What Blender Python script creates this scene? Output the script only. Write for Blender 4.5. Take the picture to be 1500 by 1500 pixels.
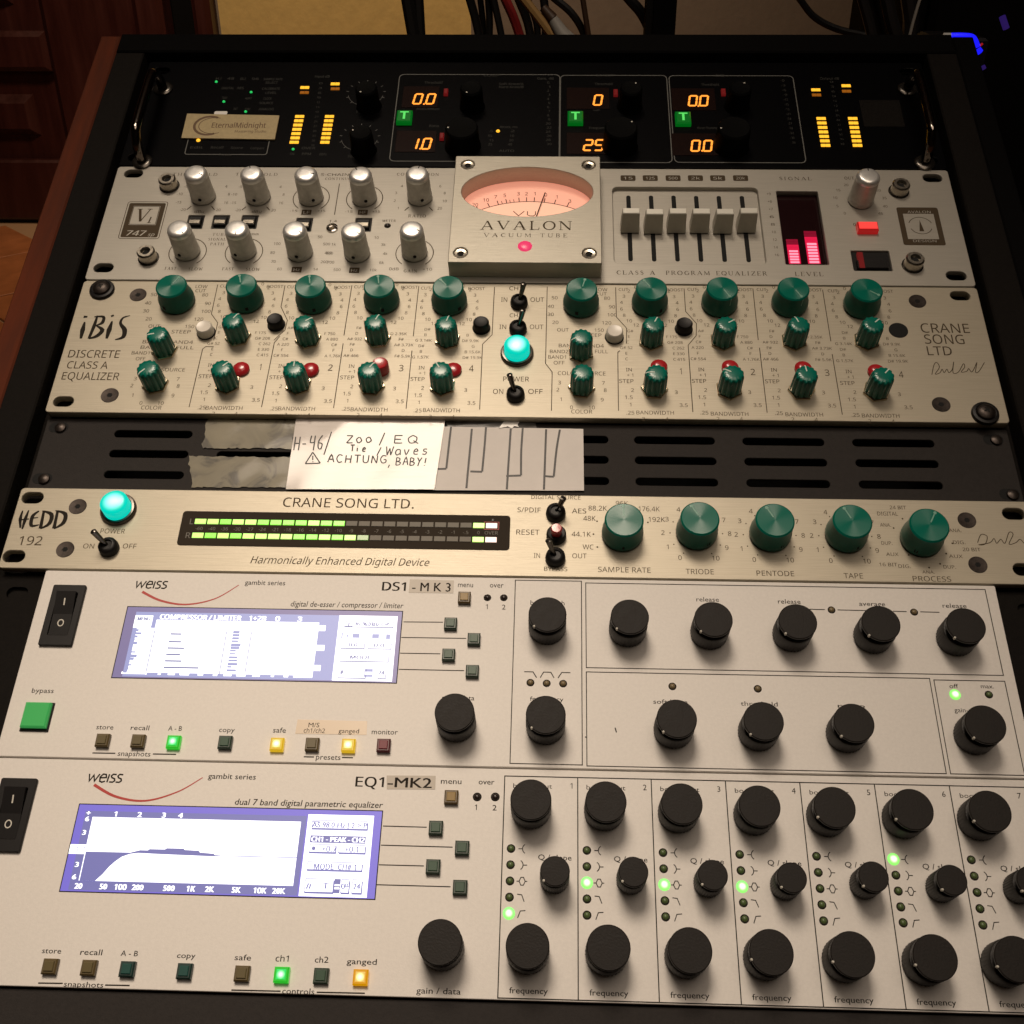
import bpy, math, random
from mathutils import Matrix, Vector
random.seed(7)
S = 0.001
scene = bpy.context.scene
for o in list(bpy.data.objects): bpy.data.objects.remove(o)

# ------------------------------------------------------------------ camera, light, exposure
# rack frame: X right, Y up the faceplates, Z out of them (millimetres); the rack leans back by 60 degrees
RACK = Matrix.Translation((0, 0, 0.42)) @ Matrix.Rotation(math.radians(30), 4, 'X')
F = 1581.99
CC = Vector((13.171, -45.445, 442.187))
CR = Matrix(((0.9994111882, -0.0143649868, 0.0311596540), (0.0281085591, 0.8635784939, -0.5034303266), (-0.0196770371, 0.5040097538, 0.8634737878)))
cam_d = bpy.data.cameras.new('camera'); cam = bpy.data.objects.new('camera', cam_d); scene.collection.objects.link(cam)
cam_d.sensor_width = 36; cam_d.lens = 36 * F / 1500; cam_d.clip_start = 0.01; cam_d.clip_end = 50
cam.matrix_world = RACK @ Matrix.Translation(CC * S) @ CR.to_4x4()
scene.camera = cam

world = bpy.data.worlds.new("World"); scene.world = world; world.use_nodes = True
bg = world.node_tree.nodes['Background']; bg.inputs[0].default_value = (0.55, 0.42, 0.30, 1); bg.inputs[1].default_value = 0.035

def area(name, loc, target, size, power, col, spread=180):
    d = bpy.data.lights.new(name, 'AREA'); d.shape = 'DISK'; d.size = size; d.energy = power; d.color = col; d.spread = math.radians(spread)
    o = bpy.data.objects.new(name, d); scene.collection.objects.link(o); o.location = loc
    o.rotation_euler = (Vector(target) - Vector(loc)).to_track_quat('-Z', 'Y').to_euler(); return o
def rw(x, y, z): return RACK @ Vector((x * S, y * S, z * S))
def spot(name, loc, target, size, power, col, cone, blend):
    d = bpy.data.lights.new(name, 'SPOT'); d.shadow_soft_size = size; d.energy = power; d.color = col; d.spot_size = math.radians(cone); d.spot_blend = blend
    o = bpy.data.objects.new(name, d); scene.collection.objects.link(o); o.location = loc
    o.rotation_euler = (Vector(target) - Vector(loc)).to_track_quat('-Z', 'Y').to_euler(); return o
WARM = (1.0, 0.835, 0.665)
area('soft_fill', (0.25, -0.55, 2.5), (0.0, 0.1, 0.5), 1.3, 9.5, (1.0, 0.82, 0.66))  # added fill, softens the shadows of the knobs
spot('cable_fill', (0.35, -1.3, 2.3), (0.0, 0.75, 0.85), 0.35, 16, (1.0, 0.78, 0.55), 34, 1.0)  # added fill spot aimed at the cables behind the rack
spot('ceiling_spot', rw(-215, 900, 1330), rw(-108, 72, 0), 0.34, 116, WARM, 33.5, 1.0)
spot('wall_fill', (-0.6, 1.5, 2.4), (-0.45, 2.9, 0.45), 0.15, 140, (1.0, 0.76, 0.50), 84, 1.0)  # added spot that brightens the back wall and door
scene.view_settings.view_transform = 'Standard'; scene.view_settings.look = 'None'; scene.view_settings.exposure = 0; scene.view_settings.gamma = 1
scene.cycles.max_bounces = 6; scene.cycles.sample_clamp_indirect = 4

def P(px, py, z=0.0):
    """photo pixel -> point (mm, rack frame) on the plane at height z above the faceplates"""
    d = CR @ Vector(((px - 750) / F, (750 - py) / F, -1)); t = (z - CC.z) / d.z; q = CC + d * t; return q.x, q.y
def mmx(px, py, z=0.0): a = P(px - .5, py, z); b = P(px + .5, py, z); return b[0] - a[0]
def mmy(px, py, z=0.0): a = P(px, py - .5, z); b = P(px, py + .5, z); return a[1] - b[1]
def B(px, py, y):
    """photo pixel -> world point on the upright plane at depth y (m)"""
    c = cam.matrix_world.translation; d = RACK.to_3x3() @ (CR @ Vector(((px - 750) / F, (750 - py) / F, -1))); t = (y - c.y) / d.y; return c + d * t

# ------------------------------------------------------------------ materials
def mat(name, col, rough=.5, metal=0, emit=None, es=1, coat=0, noise=0, nscale=60, bump=0, bscale=200, stretch=None, aniso=0, radial=False, trans=0, spec=.5, alpha=1):
    m = bpy.data.materials.new(name); m.use_nodes = True; nt = m.node_tree; b = nt.nodes['Principled BSDF']
    b.inputs['Base Color'].default_value = (*col, 1); b.inputs['Roughness'].default_value = rough; b.inputs['Metallic'].default_value = metal
    b.inputs['Specular IOR Level'].default_value = spec; b.inputs['Alpha'].default_value = alpha
    if coat: b.inputs['Coat Weight'].default_value = coat; b.inputs['Coat Roughness'].default_value = .08
    if trans: b.inputs['Transmission Weight'].default_value = trans
    if emit: b.inputs['Emission Color'].default_value = (*emit, 1); b.inputs['Emission Strength'].default_value = es
    if aniso: b.inputs['Anisotropic'].default_value = aniso
    if radial:
        t = nt.nodes.new('ShaderNodeTangent'); t.direction_type = 'RADIAL'; t.axis = 'Z'; nt.links.new(t.outputs[0], b.inputs['Tangent'])
    if noise or bump:
        tc = nt.nodes.new('ShaderNodeTexCoord'); mp = nt.nodes.new('ShaderNodeMapping'); nt.links.new(tc.outputs['Object'], mp.inputs[0])
        mp.inputs['Scale'].default_value = stretch or (1, 1, 1)
    if noise:
        n = nt.nodes.new('ShaderNodeTexNoise'); n.inputs['Scale'].default_value = nscale; n.inputs['Detail'].default_value = 4; n.inputs['Roughness'].default_value = .65
        nt.links.new(mp.outputs[0], n.inputs[0])
        r = nt.nodes.new('ShaderNodeMapRange'); r.inputs['From Min'].default_value = .25; r.inputs['From Max'].default_value = .75
        r.inputs['To Min'].default_value = 1 - noise; r.inputs['To Max'].default_value = 1 + noise; nt.links.new(n.outputs[0], r.inputs[0])
        mx = nt.nodes.new('ShaderNodeVectorMath'); mx.operation = 'SCALE'; mx.inputs[0].default_value = col; nt.links.new(r.outputs[0], mx.inputs['Scale']); nt.links.new(mx.outputs[0], b.inputs['Base Color'])
        r2 = nt.nodes.new('ShaderNodeMapRange'); r2.inputs['To Min'].default_value = max(.03, rough - noise * .5); r2.inputs['To Max'].default_value = min(1, rough + noise * .5)
        nt.links.new(n.outputs[0], r2.inputs[0]); nt.links.new(r2.outputs[0], b.inputs['Roughness'])
    if bump:
        n2 = nt.nodes.new('ShaderNodeTexNoise'); n2.inputs['Scale'].default_value = bscale; n2.inputs['Detail'].default_value = 3; nt.links.new(mp.outputs[0], n2.inputs[0])
        bp = nt.nodes.new('ShaderNodeBump'); bp.inputs['Strength'].default_value = bump; bp.inputs['Distance'].default_value = .001; nt.links.new(n2.outputs[0], bp.inputs['Height']); nt.links.new(bp.outputs[0], b.inputs['Normal'])
    return m
M = {}
M['alu'] = mat('brushed_aluminium', (.42, .395, .345), .44, .34, noise=.10, nscale=90, stretch=(.6, 28, 28), bump=.10, bscale=90)
M['alu_gold'] = mat('champagne_brushed_aluminium', (.43, .385, .30), .44, .34, noise=.12, nscale=90, stretch=(.5, 30, 30), bump=.12, bscale=90)
M['alu_box'] = mat('brushed_aluminium_block', (.46, .43, .36), .44, .38, noise=.10, nscale=90, stretch=(1, 24, 24), bump=.10, bscale=90)
M['paint'] = mat('satin_silver_lacquer', (.71, .675, .635), .52, .0, spec=.35, noise=.05, nscale=700, bump=.05, bscale=1500)
M['black_print'] = mat('black_print', (.022, .018, .014), .8, spec=.12)
M['gray_print'] = mat('grey_print', (.20, .19, .17), .8, spec=.1)
M['brown_print'] = mat('engraved_black', (.07, .05, .03), .8, spec=.15)
M['red_print'] = mat('red_print', (.42, .03, .02), .5)
M['white_print'] = mat('white_print', (.6, .57, .5), .5)
M['gold_print'] = mat('cream_print', (.72, .62, .44), .5)
M['black_panel'] = mat('black_anodised_panel', (.002, .002, .0025), .3, spec=.10, noise=.0, bump=0)
M['rail'] = mat('black_powder_coat', (.0095, .008, .007), .85, spec=.08, noise=.25, nscale=400, bump=.2, bscale=900)
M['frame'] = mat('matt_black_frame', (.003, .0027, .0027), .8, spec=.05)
M['tc_print'] = mat('dim_grey_print', (.055, .055, .05), .7, spec=.1)
M['tc_line'] = mat('grey_line_print', (.16, .16, .15), .7, spec=.1)
M['tc_knob'] = mat('matt_black_knob', (.002, .002, .002), .6, spec=.04)
M['vent'] = mat('dark_grey_powder_coat', (.026, .0225, .021), .75, spec=.18, noise=.2, nscale=500, bump=.15, bscale=1200)
M['void'] = mat('dark_interior', (.004, .004, .004), .9)
M['knob_black'] = mat('black_rubber_paint', (.014, .0115, .0105), .5, noise=.25, nscale=500, bump=.12, bscale=1500)
M['knob_face'] = mat('spun_black_metal', (.0145, .012, .0105), .6, .0, spec=.2, noise=.25, nscale=500, bump=.15, bscale=1200)
M['knob_silver'] = mat('silver_knob_body', (.60, .58, .53), .48, .45, noise=.15, nscale=300, bump=.08, bscale=700)
M['knob_cap'] = mat('polished_silver_cap', (.86, .85, .82), .34, .7, noise=.08, nscale=400)
M['green'] = mat('green_plastic', (.002, .145, .105), .25, 0, spec=.55, noise=.15, nscale=200)
M['green_top'] = mat('spun_green_metal', (.002, .135, .095), .27, .0, spec=.5, aniso=.8, radial=True)
M['green_side'] = mat('dark_green_metal', (.001, .11, .076), .4, .0, spec=.3, noise=.12, nscale=300)
M['pointer'] = mat('pale_green_mark', (.16, .36, .28), .4)
M['pointer_pale'] = mat('white_mark', (.55, .68, .60), .5)
M['brass'] = mat('nickel_nut', (.75, .66, .48), .25, 1)
M['screw'] = mat('blackened_screw', (.05, .04, .035), .4, .8, noise=.3, nscale=500)
M['chrome'] = mat('chrome', (.85, .82, .78), .12, 1)
M['handle_metal'] = mat('smoked_chrome', (.22, .19, .17), .14, 1)
M['steel'] = mat('dull_steel', (.55, .5, .42), .3, 1, noise=.2, nscale=400)
M['gloss_black'] = mat('gloss_black_plastic', (.008, .007, .007), .45, spec=.25)
M['dark_metal'] = mat('dark_chrome', (.10, .09, .08), .25, .9)
M['white_plastic'] = mat('white_plastic', (.75, .70, .62), .3)
M['red_plastic'] = mat('red_plastic', (.42, .018, .024), .25, coat=.4)
M['fader'] = mat('grey_fader_cap', (.50, .47, .40), .45, .3, noise=.06, nscale=300)
M['fader_top'] = mat('pale_fader_top', (.78, .76, .68), .35, .3)
M['paper'] = mat('note_paper', (.53, .475, .435), .4, noise=.04, nscale=60, bump=1.3, bscale=42, stretch=(.3, 1.7, 1), coat=.6)
M['paper2'] = mat('plain_paper', (.68, .64, .61), .8, noise=.04, nscale=120)
M['ink'] = mat('marker_ink', (.018, .015, .015), .5)
M['wood'] = mat('reddish_varnished_wood', (.085, .018, .006), .85, noise=.4, nscale=14, stretch=(8, 1, 8), spec=.2)
M['door'] = mat('dark_mahogany', (.036, .007, .005), .42, noise=.4, nscale=5, stretch=(6, 6, .7))
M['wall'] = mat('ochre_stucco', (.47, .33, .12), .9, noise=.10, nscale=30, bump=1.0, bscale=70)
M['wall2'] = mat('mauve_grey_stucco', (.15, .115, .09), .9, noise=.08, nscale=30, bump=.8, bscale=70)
M['tile'] = mat('terracotta_tile', (.36, .12, .04), .5, noise=.25, nscale=14)
M['grout'] = mat('pale_grout', (.38, .22, .12), .8)
M['cable'] = mat('black_cable_jacket', (.012, .011, .011), .45)
M['cable_red'] = mat('red_cable_jacket', (.42, .03, .03), .45)
M['cable_tan'] = mat('tan_cable_jacket', (.50, .30, .11), .5)
M['cable_brown'] = mat('brown_cable_jacket', (.06, .03, .015), .5)
M['cable_white'] = mat('grey_white_cable_jacket', (.35, .33, .30), .5)
M['tower'] = mat('dark_furniture', (.004, .0035, .0035), .8, spec=.05)
def glow(name, col, es, base=None, rough=.3): return mat(name, base or tuple(c * .3 for c in col), rough, emit=col, es=es)
M['cyan_lamp'] = None
def lamp_mat(name, edge, core, rad):
    m = bpy.data.materials.new(name); m.use_nodes = True; nt = m.node_tree; b = nt.nodes['Principled BSDF']; b.inputs['Base Color'].default_value = (0, .25, .22, 1); b.inputs['Roughness'].default_value = .3
    tc = nt.nodes.new('ShaderNodeTexCoord'); ln = nt.nodes.new('ShaderNodeVectorMath'); ln.operation = 'LENGTH'; mp = nt.nodes.new('ShaderNodeMapping'); mp.inputs['Scale'].default_value = (1, 1, 0.15)
    nt.links.new(tc.outputs['Object'], mp.inputs[0]); nt.links.new(mp.outputs[0], ln.inputs[0])
    r = nt.nodes.new('ShaderNodeMapRange'); r.inputs['From Min'].default_value = 0; r.inputs['From Max'].default_value = rad * S; r.interpolation_type = 'SMOOTHSTEP'
    nt.links.new(ln.outputs['Value'], r.inputs[0])
    mx = nt.nodes.new('ShaderNodeMix'); mx.data_type = 'RGBA'; mx.inputs[6].default_value = (*core, 1); mx.inputs[7].default_value = (*edge, 1); nt.links.new(r.outputs[0], mx.inputs[0])
    nt.links.new(mx.outputs[2], b.inputs['Emission Color']); b.inputs['Emission Strength'].default_value = 1; return m
M['cyan_lamp'] = lamp_mat('turquoise_lamp', (0, .60, .47), (1.0, 2.3, 1.95), 5.8)
M['led_green_lit'] = lamp_mat('lit_green_led', (.30, .95, .08), (1.8, 2.2, 1.3), 2.0)
M['led_off'] = mat('unlit_green_led', (.075, .115, .035), .4)
M['led_off_brown'] = mat('unlit_clear_led', (.17, .125, .06), .4)
M['led_off_dark'] = mat('unlit_dark_led', (.015, .008, .006), .3)
M['amber'] = glow('amber_led', (1.0, .48, .03), 1.3); M['amber_dim'] = glow('dim_amber_led', (.5, .15, .01), .5)
M['seg'] = glow('orange_digit', (1.0, .30, .035), 1.6); M['seg_off'] = mat('unlit_digit', (.03, .008, .006), .4)
M['disp'] = mat('display_window', (.012, .005, .004), .2)
M['green_btn_lit'] = glow('lit_green_key', (.0, .16, .01), .6, (.0, .05, .01)); M['green_mark'] = glow('bright_green_mark', (.12, .85, .15), .8)
M['green_dot'] = glow('green_led', (.02, .6, .12), .9)
M['bar_green'] = glow('lit_meter_green', (.25, .85, .05), 1.1); M['bar_green_hot'] = glow('bright_meter_green', (.55, 1.0, .18), 1.15); M['bar_dim'] = glow('dim_meter_green', (.12, .35, .05), .5, (.2, .25, .15))
M['bar_off'] = mat('unlit_meter_grey', (.22, .205, .18), .8, spec=.1); M['bar_over'] = glow('lit_over_lamp', (1.0, .72, .6), 1.1); M['meter_win'] = mat('dark_meter_window', (.035, .027, .02), .8, spec=.1)
M['pink_hot'] = glow('hot_pink_bar', (1.0, .30, .42), 1.15); M['pink'] = glow('pink_bar', (.85, .008, .07), .75); M['pink_dim'] = glow('dim_pink_bar', (.35, .0, .03), .5); M['red_win'] = mat('red_black_window', (.012, .002, .003), .2)
M['red_lit'] = glow('lit_red_lens', (1.0, .06, .05), 1.0); M['red_lit_low'] = glow('red_lens_side', (.45, .01, .01), .6); M['red_stripe'] = glow('red_rocker_stripe', (.2, .01, .01), .5)
M['jewel'] = glow('pink_jewel', (.9, .05, .16), .8)
M['dial'] = glow('lit_dial_face', (1.0, .36, .24), .56, (.7, .45, .35)); M['dial_ink'] = mat('dial_ink', (.05, .02, .01), .7); M['dial_low'] = glow('lit_dial_lower_face', (1.0, .50, .32), .62, (.7, .45, .35))
M['scr_blue'] = glow('lcd_blue', (.17, .17, .50), .8, (.06, .06, .12), .4); M['scr_blue1'] = glow('lcd_pale_blue', (.33, .36, .66), .85, (.06, .06, .12), .4); M['scr_blue2'] = glow('lcd_grey_blue', (.17, .17, .45), .8, (.06, .06, .12), .4); M['scr_edge'] = glow('lcd_violet_edge', (.17, .13, .66), .85, (.06, .06, .12), .4)
M['scr_edge1'] = glow('lcd_dull_violet_edge', (.19, .15, .33), .75, (.06, .06, .12), .4)
M['scr_white'] = glow('lcd_white', (.93, .97, 1.0), 1.35, (.5, .5, .55), .4); M['scr_line'] = glow('lcd_grey_line', (.16, .18, .40), .8, (.06, .06, .12), .4)
M['btn_olive'] = mat('olive_key', (.11, .085, .035), .4, spec=.3); M['btn_olive_d'] = mat('olive_key_skirt', (.10, .07, .025), .4)
M['btn_green'] = mat('grey_green_key', (.035, .075, .045), .4, spec=.3); M['btn_green_d'] = mat('grey_green_key_skirt', (.025, .045, .03), .4)
M['btn_teal'] = mat('teal_key', (.012, .065, .055), .4, spec=.3); M['btn_teal_d'] = mat('teal_key_skirt', (.008, .03, .025), .4)
M['btn_gold'] = mat('amber_brown_key', (.24, .15, .035), .4, spec=.3); M['btn_gold_d'] = mat('amber_brown_key_skirt', (.09, .055, .015), .4)
M['btn_maroon'] = mat('maroon_key', (.15, .014, .024), .4, spec=.3); M['btn_maroon_d'] = mat('maroon_key_skirt', (.08, .009, .013), .4)
M['lit_yellow'] = lamp_mat('lit_yellow_core', (.80, .50, .02), (2.6, 2.3, 1.1), 2.0); M['lit_yellow_d'] = glow('lit_yellow_skirt', (.62, .38, .01), .9)
M['lit_green'] = lamp_mat('lit_green_core', (.04, .60, .03), (1.3, 2.4, 1.2), 1.9); M['lit_green_d'] = glow('lit_green_skirt', (.02, .45, .02), .9)
M['lit_amber'] = lamp_mat('lit_amber_core', (.85, .38, .01), (2.6, 2.1, .9), 2.0); M['lit_amber_d'] = glow('lit_amber_skirt', (.60, .26, .0), .9)
M['bypass'] = glow('lit_bypass_face', (.04, .30, .07), .55, (.03, .25, .06))
M['blue_glow'] = glow('blue_light_strip', (.01, .01, 1.0), 1.2); M['violet_glow'] = glow('violet_light_strip', (.05, .02, .22), .35); M['cream_glow'] = glow('pale_light_strip', (.3, .25, .2), .4)
M['label_grey'] = mat('grey_label_tape', (.42, .37, .31), .45); M['label_peach'] = mat('clear_label_tape', (.62, .50, .37), .3)
M['card'] = mat('beige_card', (.42, .33, .17), .55, noise=.12, nscale=500); M['card_d'] = mat('card_print_brown', (.13, .07, .03), .6)
def tape_mat(name, c1, c2, scale, thr):
    m = mat(name, c1, .5, coat=.15); nt = m.node_tree; b = nt.nodes['Principled BSDF']
    tc = nt.nodes.new('ShaderNodeTexCoord'); n = nt.nodes.new('ShaderNodeTexNoise'); n.inputs['Scale'].default_value = scale; n.inputs['Detail'].default_value = 5; n.inputs['Distortion'].default_value = 1.2
    nt.links.new(tc.outputs['Object'], n.inputs[0]); r = nt.nodes.new('ShaderNodeValToRGB'); r.color_ramp.elements[0].position = thr - .05; r.color_ramp.elements[1].position = thr + .04
    r.color_ramp.elements[0].color = (*c2, 1); r.color_ramp.elements[1].color = (*c1, 1); e = r.color_ramp.elements.new(.75); e.color = (*[c * 1.35 for c in c1], 1)
    nt.links.new(n.outputs[0], r.inputs[0]); nt.links.new(r.outputs[0], b.inputs['Base Color'])
    bp = nt.nodes.new('ShaderNodeBump'); bp.inputs['Strength'].default_value = .10; bp.inputs['Distance'].default_value = .001; nt.links.new(n.outputs[0], bp.inputs['Height']); nt.links.new(bp.outputs[0], b.inputs['Normal']); return m
M['tape'] = tape_mat('stained_clear_tape', (.15, .13, .08), (.06, .05, .032), 60, .42)
M['tape2'] = tape_mat('clear_shiny_tape', (.06, .055, .05), (.03, .026, .022), 60, .45)
M['white_patch'] = mat('white_scrap_and_glare', (.8, .78, .74), .4)  # also colours the painted glare on the shiny tape

# ------------------------------------------------------------------ mesh helpers (millimetres)
class MB:
    def __init__(s): s.v = []; s.f = []; s.m = []
    def add(s, vs, fs, mi=0):
        o = len(s.v); s.v += [tuple(v) for v in vs]; s.f += [tuple(i + o for i in f) for f in fs]; s.m += [mi] * len(fs); return s
    def box(s, x0, x1, y0, y1, z0, z1, bv=0, mi=0, top=None):
        """box with optional chamfer bv of the top edges; top=(dx0,dx1,dy0,dy1) insets the top"""
        tx0, tx1, ty0, ty1 = (x0 + bv, x1 - bv, y0 + bv, y1 - bv) if not top else (x0 + top[0], x1 - top[1], y0 + top[2], y1 - top[3])
        zz = z1 - (bv if bv else (z1 - z0) if top else 0)
        vs = [(x0, y0, z0), (x1, y0, z0), (x1, y1, z0), (x0, y1, z0)]
        fs = [(3, 2, 1, 0)]
        if bv: vs += [(x0, y0, zz), (x1, y0, zz), (x1, y1, zz), (x0, y1, zz)]
        vs += [(tx0, ty0, z1), (tx1, ty0, z1), (tx1, ty1, z1), (tx0, ty1, z1)]
        n = len(vs) // 4
        for k in range(n - 1):
            for i in range(4): j = (i + 1) % 4; fs.append((k * 4 + i, k * 4 + j, k * 4 + 4 + j, k * 4 + 4 + i))
        k = (n - 1) * 4; fs.append((k, k + 1, k + 2, k + 3)); return s.add(vs, fs, mi)
    def lathe(s, prof, n=32, cx=0, cy=0, mi=0, flute=0, fn=12, fz=None):
        vs = []; fs = []
        for (r, z) in prof:
            for i in range(n):
                a = 2 * math.pi * i / n; rr = r
                if flute and (fz is None or fz[0] <= z <= fz[1]) and r > .1: rr = r - flute * (0.5 + 0.5 * math.cos(fn * a)) ** 2
                vs.append((cx + rr * math.cos(a), cy + rr * math.sin(a), z))
        for k in range(len(prof) - 1):
            for i in range(n): j = (i + 1) % n; fs.append((k * n + i, k * n + j, (k + 1) * n + j, (k + 1) * n + i))
        k = (len(prof) - 1) * n; fs.append(tuple(range(k, k + n))); return s.add(vs, fs, mi)
    def ngon(s, pts, z, mi=0): return s.add([(x, y, z) for x, y in pts], [tuple(range(len(pts)))], mi)
    def prism(s, pts, z0, z1, mi=0):
        a = sum(pts[i][0] * pts[(i + 1) % len(pts)][1] - pts[(i + 1) % len(pts)][0] * pts[i][1] for i in range(len(pts)))
        if a < 0: pts = pts[::-1]
        n = len(pts); vs = [(x, y, z0) for x, y in pts] + [(x, y, z1) for x, y in pts]
        return s.add(vs, [tuple(range(n, 2 * n)), tuple(range(n))[::-1]] + [(i, (i + 1) % n, n + (i + 1) % n, n + i) for i in range(n)], mi)
    def ribbon(s, pts, w, z, closed=False, mi=0, w1=None):
        pts = [Vector(p[:2]) for p in pts]; n = len(pts); L = []; Rr = []
        for i, p in enumerate(pts):
            a = pts[i - 1] if i or closed else p; b = pts[(i + 1) % n] if i < n - 1 or closed else p
            d1 = (p - a).normalized() if (p - a).length > 1e-9 else None; d2 = (b - p).normalized() if (b - p).length > 1e-9 else None
            if d1 is None: d1 = d2
            if d2 is None: d2 = d1
            if d1 is None: d1 = d2 = Vector((1, 0))
            t = d1 + d2
            if t.length < .3: t = d2.copy()
            t.normalize(); nn = Vector((-t.y, t.x)); c = max(.45, nn.dot(Vector((-d2.y, d2.x))))
            ww = (w if w1 is None else w + (w1 - w) * i / (n - 1)) / 2 / c
            L.append(p + nn * ww); Rr.append(p - nn * ww)
        vs = [(q.x, q.y, z) for q in L] + [(q.x, q.y, z) for q in Rr]
        return s.add(vs, [(n + i, n + (i + 1) % n, (i + 1) % n, i) for i in range(n if closed else n - 1)], mi)
    def disc(s, x, y, r, z, n=16, mi=0): return s.ngon([(x + r * math.cos(2 * math.pi * i / n), y + r * math.sin(2 * math.pi * i / n)) for i in range(n)], z, mi)
    def arc(s, x, y, r, a0, a1, w, z, n=24, mi=0):
        return s.ribbon([(x + r * math.cos(math.radians(a0 + (a1 - a0) * i / n)), y + r * math.sin(math.radians(a0 + (a1 - a0) * i / n))) for i in range(n + 1)], w, z, mi=mi)
    def tube(s, pts, r, n=10, mi=0):
        pts = [Vector(p) for p in pts]; vs = []; fs = []; up = Vector((.3, .2, 1)).normalized()
        for i, p in enumerate(pts):
            t = (pts[min(i + 1, len(pts) - 1)] - pts[max(i - 1, 0)]).normalized(); a = t.cross(up)
            if a.length < .05: a = t.cross(Vector((1, 0, 0)))
            a.normalize(); b = t.cross(a); rr = r[i] if isinstance(r, (list, tuple)) else r
            for k in range(n): an = 2 * math.pi * k / n; vs.append(p + (a * math.cos(an) + b * math.sin(an)) * rr)
        for i in range(len(pts) - 1):
            for k in range(n): j = (k + 1) % n; fs.append((i * n + k, i * n + j, (i + 1) * n + j, (i + 1) * n + k))
        fs.append(tuple(range(n))); fs.append(tuple(range((len(pts) - 1) * n, len(pts) * n))[::-1]); return s.add(vs, fs, mi)
    def mesh(s, name, mats, smooth=False, scale=S):
        me = bpy.data.meshes.new(name); me.from_pydata([(x * scale, y * scale, z * scale) for x, y, z in s.v], [], s.f)
        for m in (mats if isinstance(mats, (list, tuple)) else [mats]): me.materials.append(M[m])
        for p, mi in zip(me.polygons, s.m): p.material_index = mi
        if smooth: me.shade_smooth(); me.set_sharp_from_angle(angle=math.radians(38))
        return me
def rrect(x0, x1, y0, y1, r, n=5):
    pts = []
    for cx, cy, a in ((x1 - r, y1 - r, 0), (x0 + r, y1 - r, 90), (x0 + r, y0 + r, 180), (x1 - r, y0 + r, 270)):
        for i in range(n + 1): t = math.radians(a + 90 * i / n); pts.append((cx + r * math.cos(t), cy + r * math.sin(t)))
    return pts
def circle(x, y, r, n=28, ry=None): return [(x + r * math.cos(2 * math.pi * i / n), y + (ry or r) * math.sin(2 * math.pi * i / n)) for i in range(n)]
def slot(x, y, w, h): return rrect(x - w / 2, x + w / 2, y - h / 2, y + h / 2, min(w, h) / 2 - .01, 6)
def plate_mesh(name, outline, holes, z0, z1, mats, bevel=.3):
    cu = bpy.data.curves.new('tmp', 'CURVE'); cu.dimensions = '2D'; cu.fill_mode = 'BOTH'; cu.extrude = ((z1 - z0) / 2 - bevel) * S; cu.bevel_depth = bevel * S; cu.bevel_resolution = 1; cu.offset = -bevel * S
    for pts in [outline] + holes:
        sp = cu.splines.new('POLY'); sp.points.add(len(pts) - 1); sp.use_cyclic_u = True
        for q, (x, y) in zip(sp.points, pts): q.co = (x * S, y * S, 0, 1)
    o = bpy.data.objects.new('tmp', cu); me = bpy.data.meshes.new_from_object(o); bpy.data.objects.remove(o); bpy.data.curves.remove(cu)
    me.name = name; me.transform(Matrix.Translation((0, 0, (z0 + z1) / 2 * S))); me.materials.clear()
    for m in (mats if isinstance(mats, (list, tuple)) else [mats]): me.materials.append(M[m])
    for p in me.polygons: p.material_index = 0
    return me
_tc = {}
try:
    import os
    SANS = bpy.data.fonts.load(os.path.join(bpy.utils.system_resource('DATAFILES'), 'fonts', 'NotoSansMath-Regular.woff2'))   # Blender's own interface typeface
except Exception: SANS = None
FONT = SANS
def glyphs(s, bold=0, space=1.0):
    bold = 0
    f_ = SANS if (FONT is None and '1' in s) else FONT
    k = (s, f_ is None, space)
    if k not in _tc:
        cu = bpy.data.curves.new('t', 'FONT'); cu.body = s; cu.size = 1
        if f_: cu.font = f_
        cu.resolution_u = 2; cu.offset = bold; cu.space_character = space; o = bpy.data.objects.new('t', cu)
        me = bpy.data.meshes.new_from_object(o); cp_ = .48 if f_ else .685; vs = [(v.co.x / cp_, v.co.y / cp_) for v in me.vertices]; fs = [tuple(p.vertices) for p in me.polygons]
        bpy.data.objects.remove(o); bpy.data.curves.remove(cu); bpy.data.meshes.remove(me)
        if not vs: vs = [(0, 0), (1, 0), (0, 1)]
        xs = [v[0] for v in vs]; ys = [v[1] for v in vs]; _tc[k] = (vs, fs, min(xs), max(xs), min(ys), max(ys))
    return _tc[k]
HT = .06
def text_mm(mb, s, cx, cy, w, h, z=HT, bold=0, shear=0, mi=0, space=1.0):
    """string fitted to a w x h mm box; h is the height of a capital"""
    vs, fs, a, b, c, d = glyphs(s, bold, space); cap = 1
    for k_ in range(3 if bold > .008 else 2 if bold else 1):
        o_ = (k_ - .5) * bold * h * (1.5 if bold > .008 else 4)
        mb.add([(cx + o_ + ((x - (a + b) / 2) / (b - a)) * w + shear * (y / cap - .5) * h, cy + (y - cap / 2) / cap * h, z + k_ * .006) for x, y in vs], fs, mi)
def text_c(mb, s, cx, cy, h, z=HT, bold=0, asp=1.0, mi=0):
    vs, fs, a, b, c, d = glyphs(s, bold); text_mm(mb, s, cx, cy, (b - a) * h * asp, h, z, bold, 0, mi)
def lab(mb, s, px, py, wpx, hpx, z=0.0, **k):
    x, y = P(px, py, z); text_mm(mb, s, x, y, wpx * mmx(px, py, z), hpx * mmy(px, py, z), z + HT, **k)
def lines(mb, pts, w, z=0.0, **k): mb.ribbon([P(a, b, z) for a, b in pts], w, z + HT, **k)
SERIF = {}
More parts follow.
